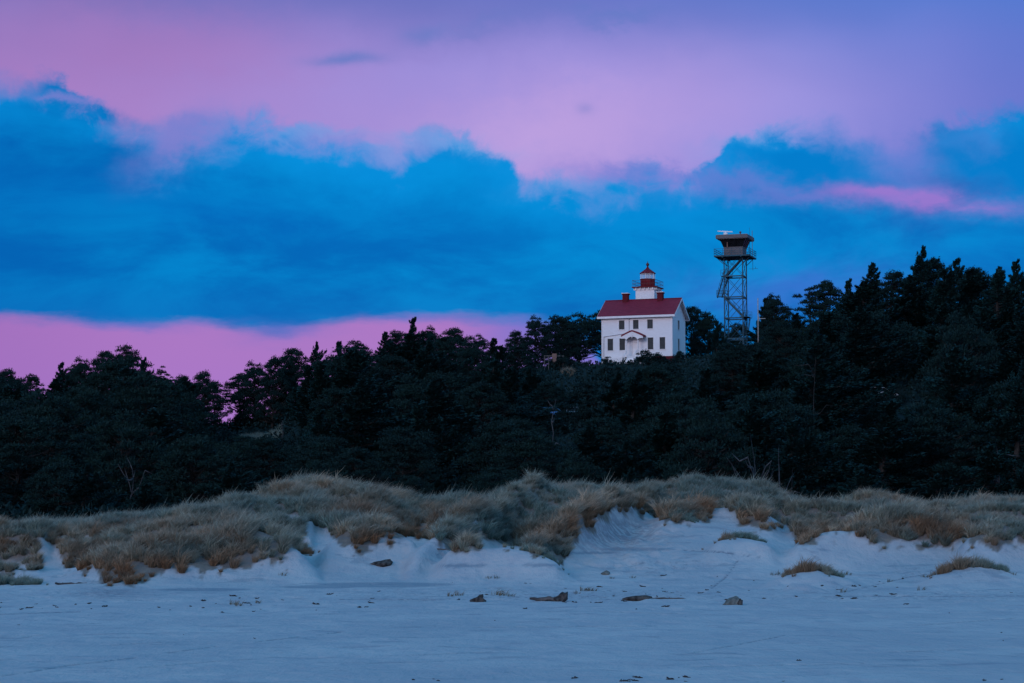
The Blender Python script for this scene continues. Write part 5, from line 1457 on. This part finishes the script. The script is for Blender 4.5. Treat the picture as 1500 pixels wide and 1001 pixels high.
place('driftwood_log', lump(10, .36, .25, .12, DARKW, 'driftwood_log', .4), 28, 857, -.1, 'dark driftwood piece lying at the left edge of the beach', 'driftwood')

# scraps of seaweed and wood along the wrack line
def scrap(seed):
    r = random.Random(seed); mb = MB()
    for k in range(7):
        a = r.uniform(-.5, .5); p = Vector((r.uniform(-.28, .28), r.uniform(-.12, .12), .015)); q = [p]
        for j in range(3): q.append(q[-1] + Vector((math.cos(a) * .13, math.sin(a) * .10, r.uniform(-.02, .05)))); a += r.uniform(-.8, .8)
        mb.tube(q, [.03, .035, .03, .012], 5)
    me = bpy.data.meshes.new('seaweed_scrap'); me.from_pydata(mb.v, [], mb.f); me.materials.append(WEED); return me
SCR = [scrap(k) for k in range(6)] + [lump(40 + k, .13, .10, .07, WEED, 'seaweed_scrap', .4, 2) for k in range(2)]
LINES = [(0, 300, 888, 4, 14, 'seaweed scraps on the left of the beach', 'small dark seaweed scrap on the wrack line at the left of the beach'),
         (300, 620, 884, 7, 24, 'seaweed scraps left of the short driftwood stub', 'small dark seaweed scrap strewn left of the short driftwood stub'),
         (620, 1000, 874, 14, 34, 'seaweed scraps round the beach logs', 'small dark seaweed scrap near the logs in the middle of the beach'),
         (1000, 1500, 864, 13, 30, 'seaweed scraps on the right of the beach', 'small dark seaweed scrap strewn across the right of the beach'),
         (0, 1500, 925, 26, 12, 'specks of wrack on the near sand', 'tiny dark speck of wrack on the smooth near sand'),
         (600, 1500, 996, 2.5, 16, 'seaweed scraps at the bottom edge', 'dark seaweed scrap in the line along the bottom edge of the picture')]
sr = random.Random(99)
for a, b, rc_, dv, n_, grp, lab in LINES:
    cents = [sr.uniform(a + 15, b - 15) for _ in range(max(4, n_ // 5))]
    for k in range(n_):
        s_ = sr.uniform(.12, .42) * (0.6 if rc_ > 900 else 1.0)
        pc_ = sr.uniform(a, b) if sr.random() < .35 else min(max(sr.gauss(sr.choice(cents), 16), a), b)
        rr_ = min(999, sr.gauss(rc_, dv))
        o = place('seaweed_scrap', sr.choice(SCR), pc_, rr_, sr.uniform(0, 3.14), lab, 'seaweed', grp, (s_ * 1.1, s_ * 1.1, s_ * 1.6), lo=38)
# sparse sprigs of grass on the sand
def sprig(seed):
    V, F4, F3, h, b = tuft_arrays(seed, 26, .38, .22, .5, .012)
    return np_mesh('grass_sprig', V, F4, F3, attrs=dict(h=h, br=b, tint=np.full(len(V), .35), dry=np.full(len(V), .3)), mat=CM)
SPR = [sprig(700 + k) for k in range(4)]
for px_, row_, s_ in [(660, 874, .8), (672, 873, .9), (728, 872, 1.2), (736, 873, 1.0), (748, 874, .8), (855, 866, 1.1), (861, 866, .8), (868, 866, .7), (845, 870, .7), (415, 843, .9), (1130, 843, .7), (1140, 842, .9), (1232, 842, 1.0), (1240, 843, .7),
                      (1232, 868, .8), (1345, 865, .9), (1300, 852, .7), (1350, 846, .8), (1364, 843, .9), (715, 848, .7), (728, 847, .7), (895, 848, .6), (925, 847, .7), (1480, 842, .7), (345, 886, .9), (352, 888, .8), (380, 884, .6)]:
    o = place('grass_sprig', sr.choice(SPR), px_, row_, sr.uniform(-.4, .4), 'sparse little grass sprig growing out of the open beach sand', 'grass sprig', 'sprigs of grass on the open sand', (s_, s_, s_))

for o in scene.objects:
    l = o.get('label')
    if l and len(l.split()) > 16: print('LONG', len(l.split()), o.name, l)
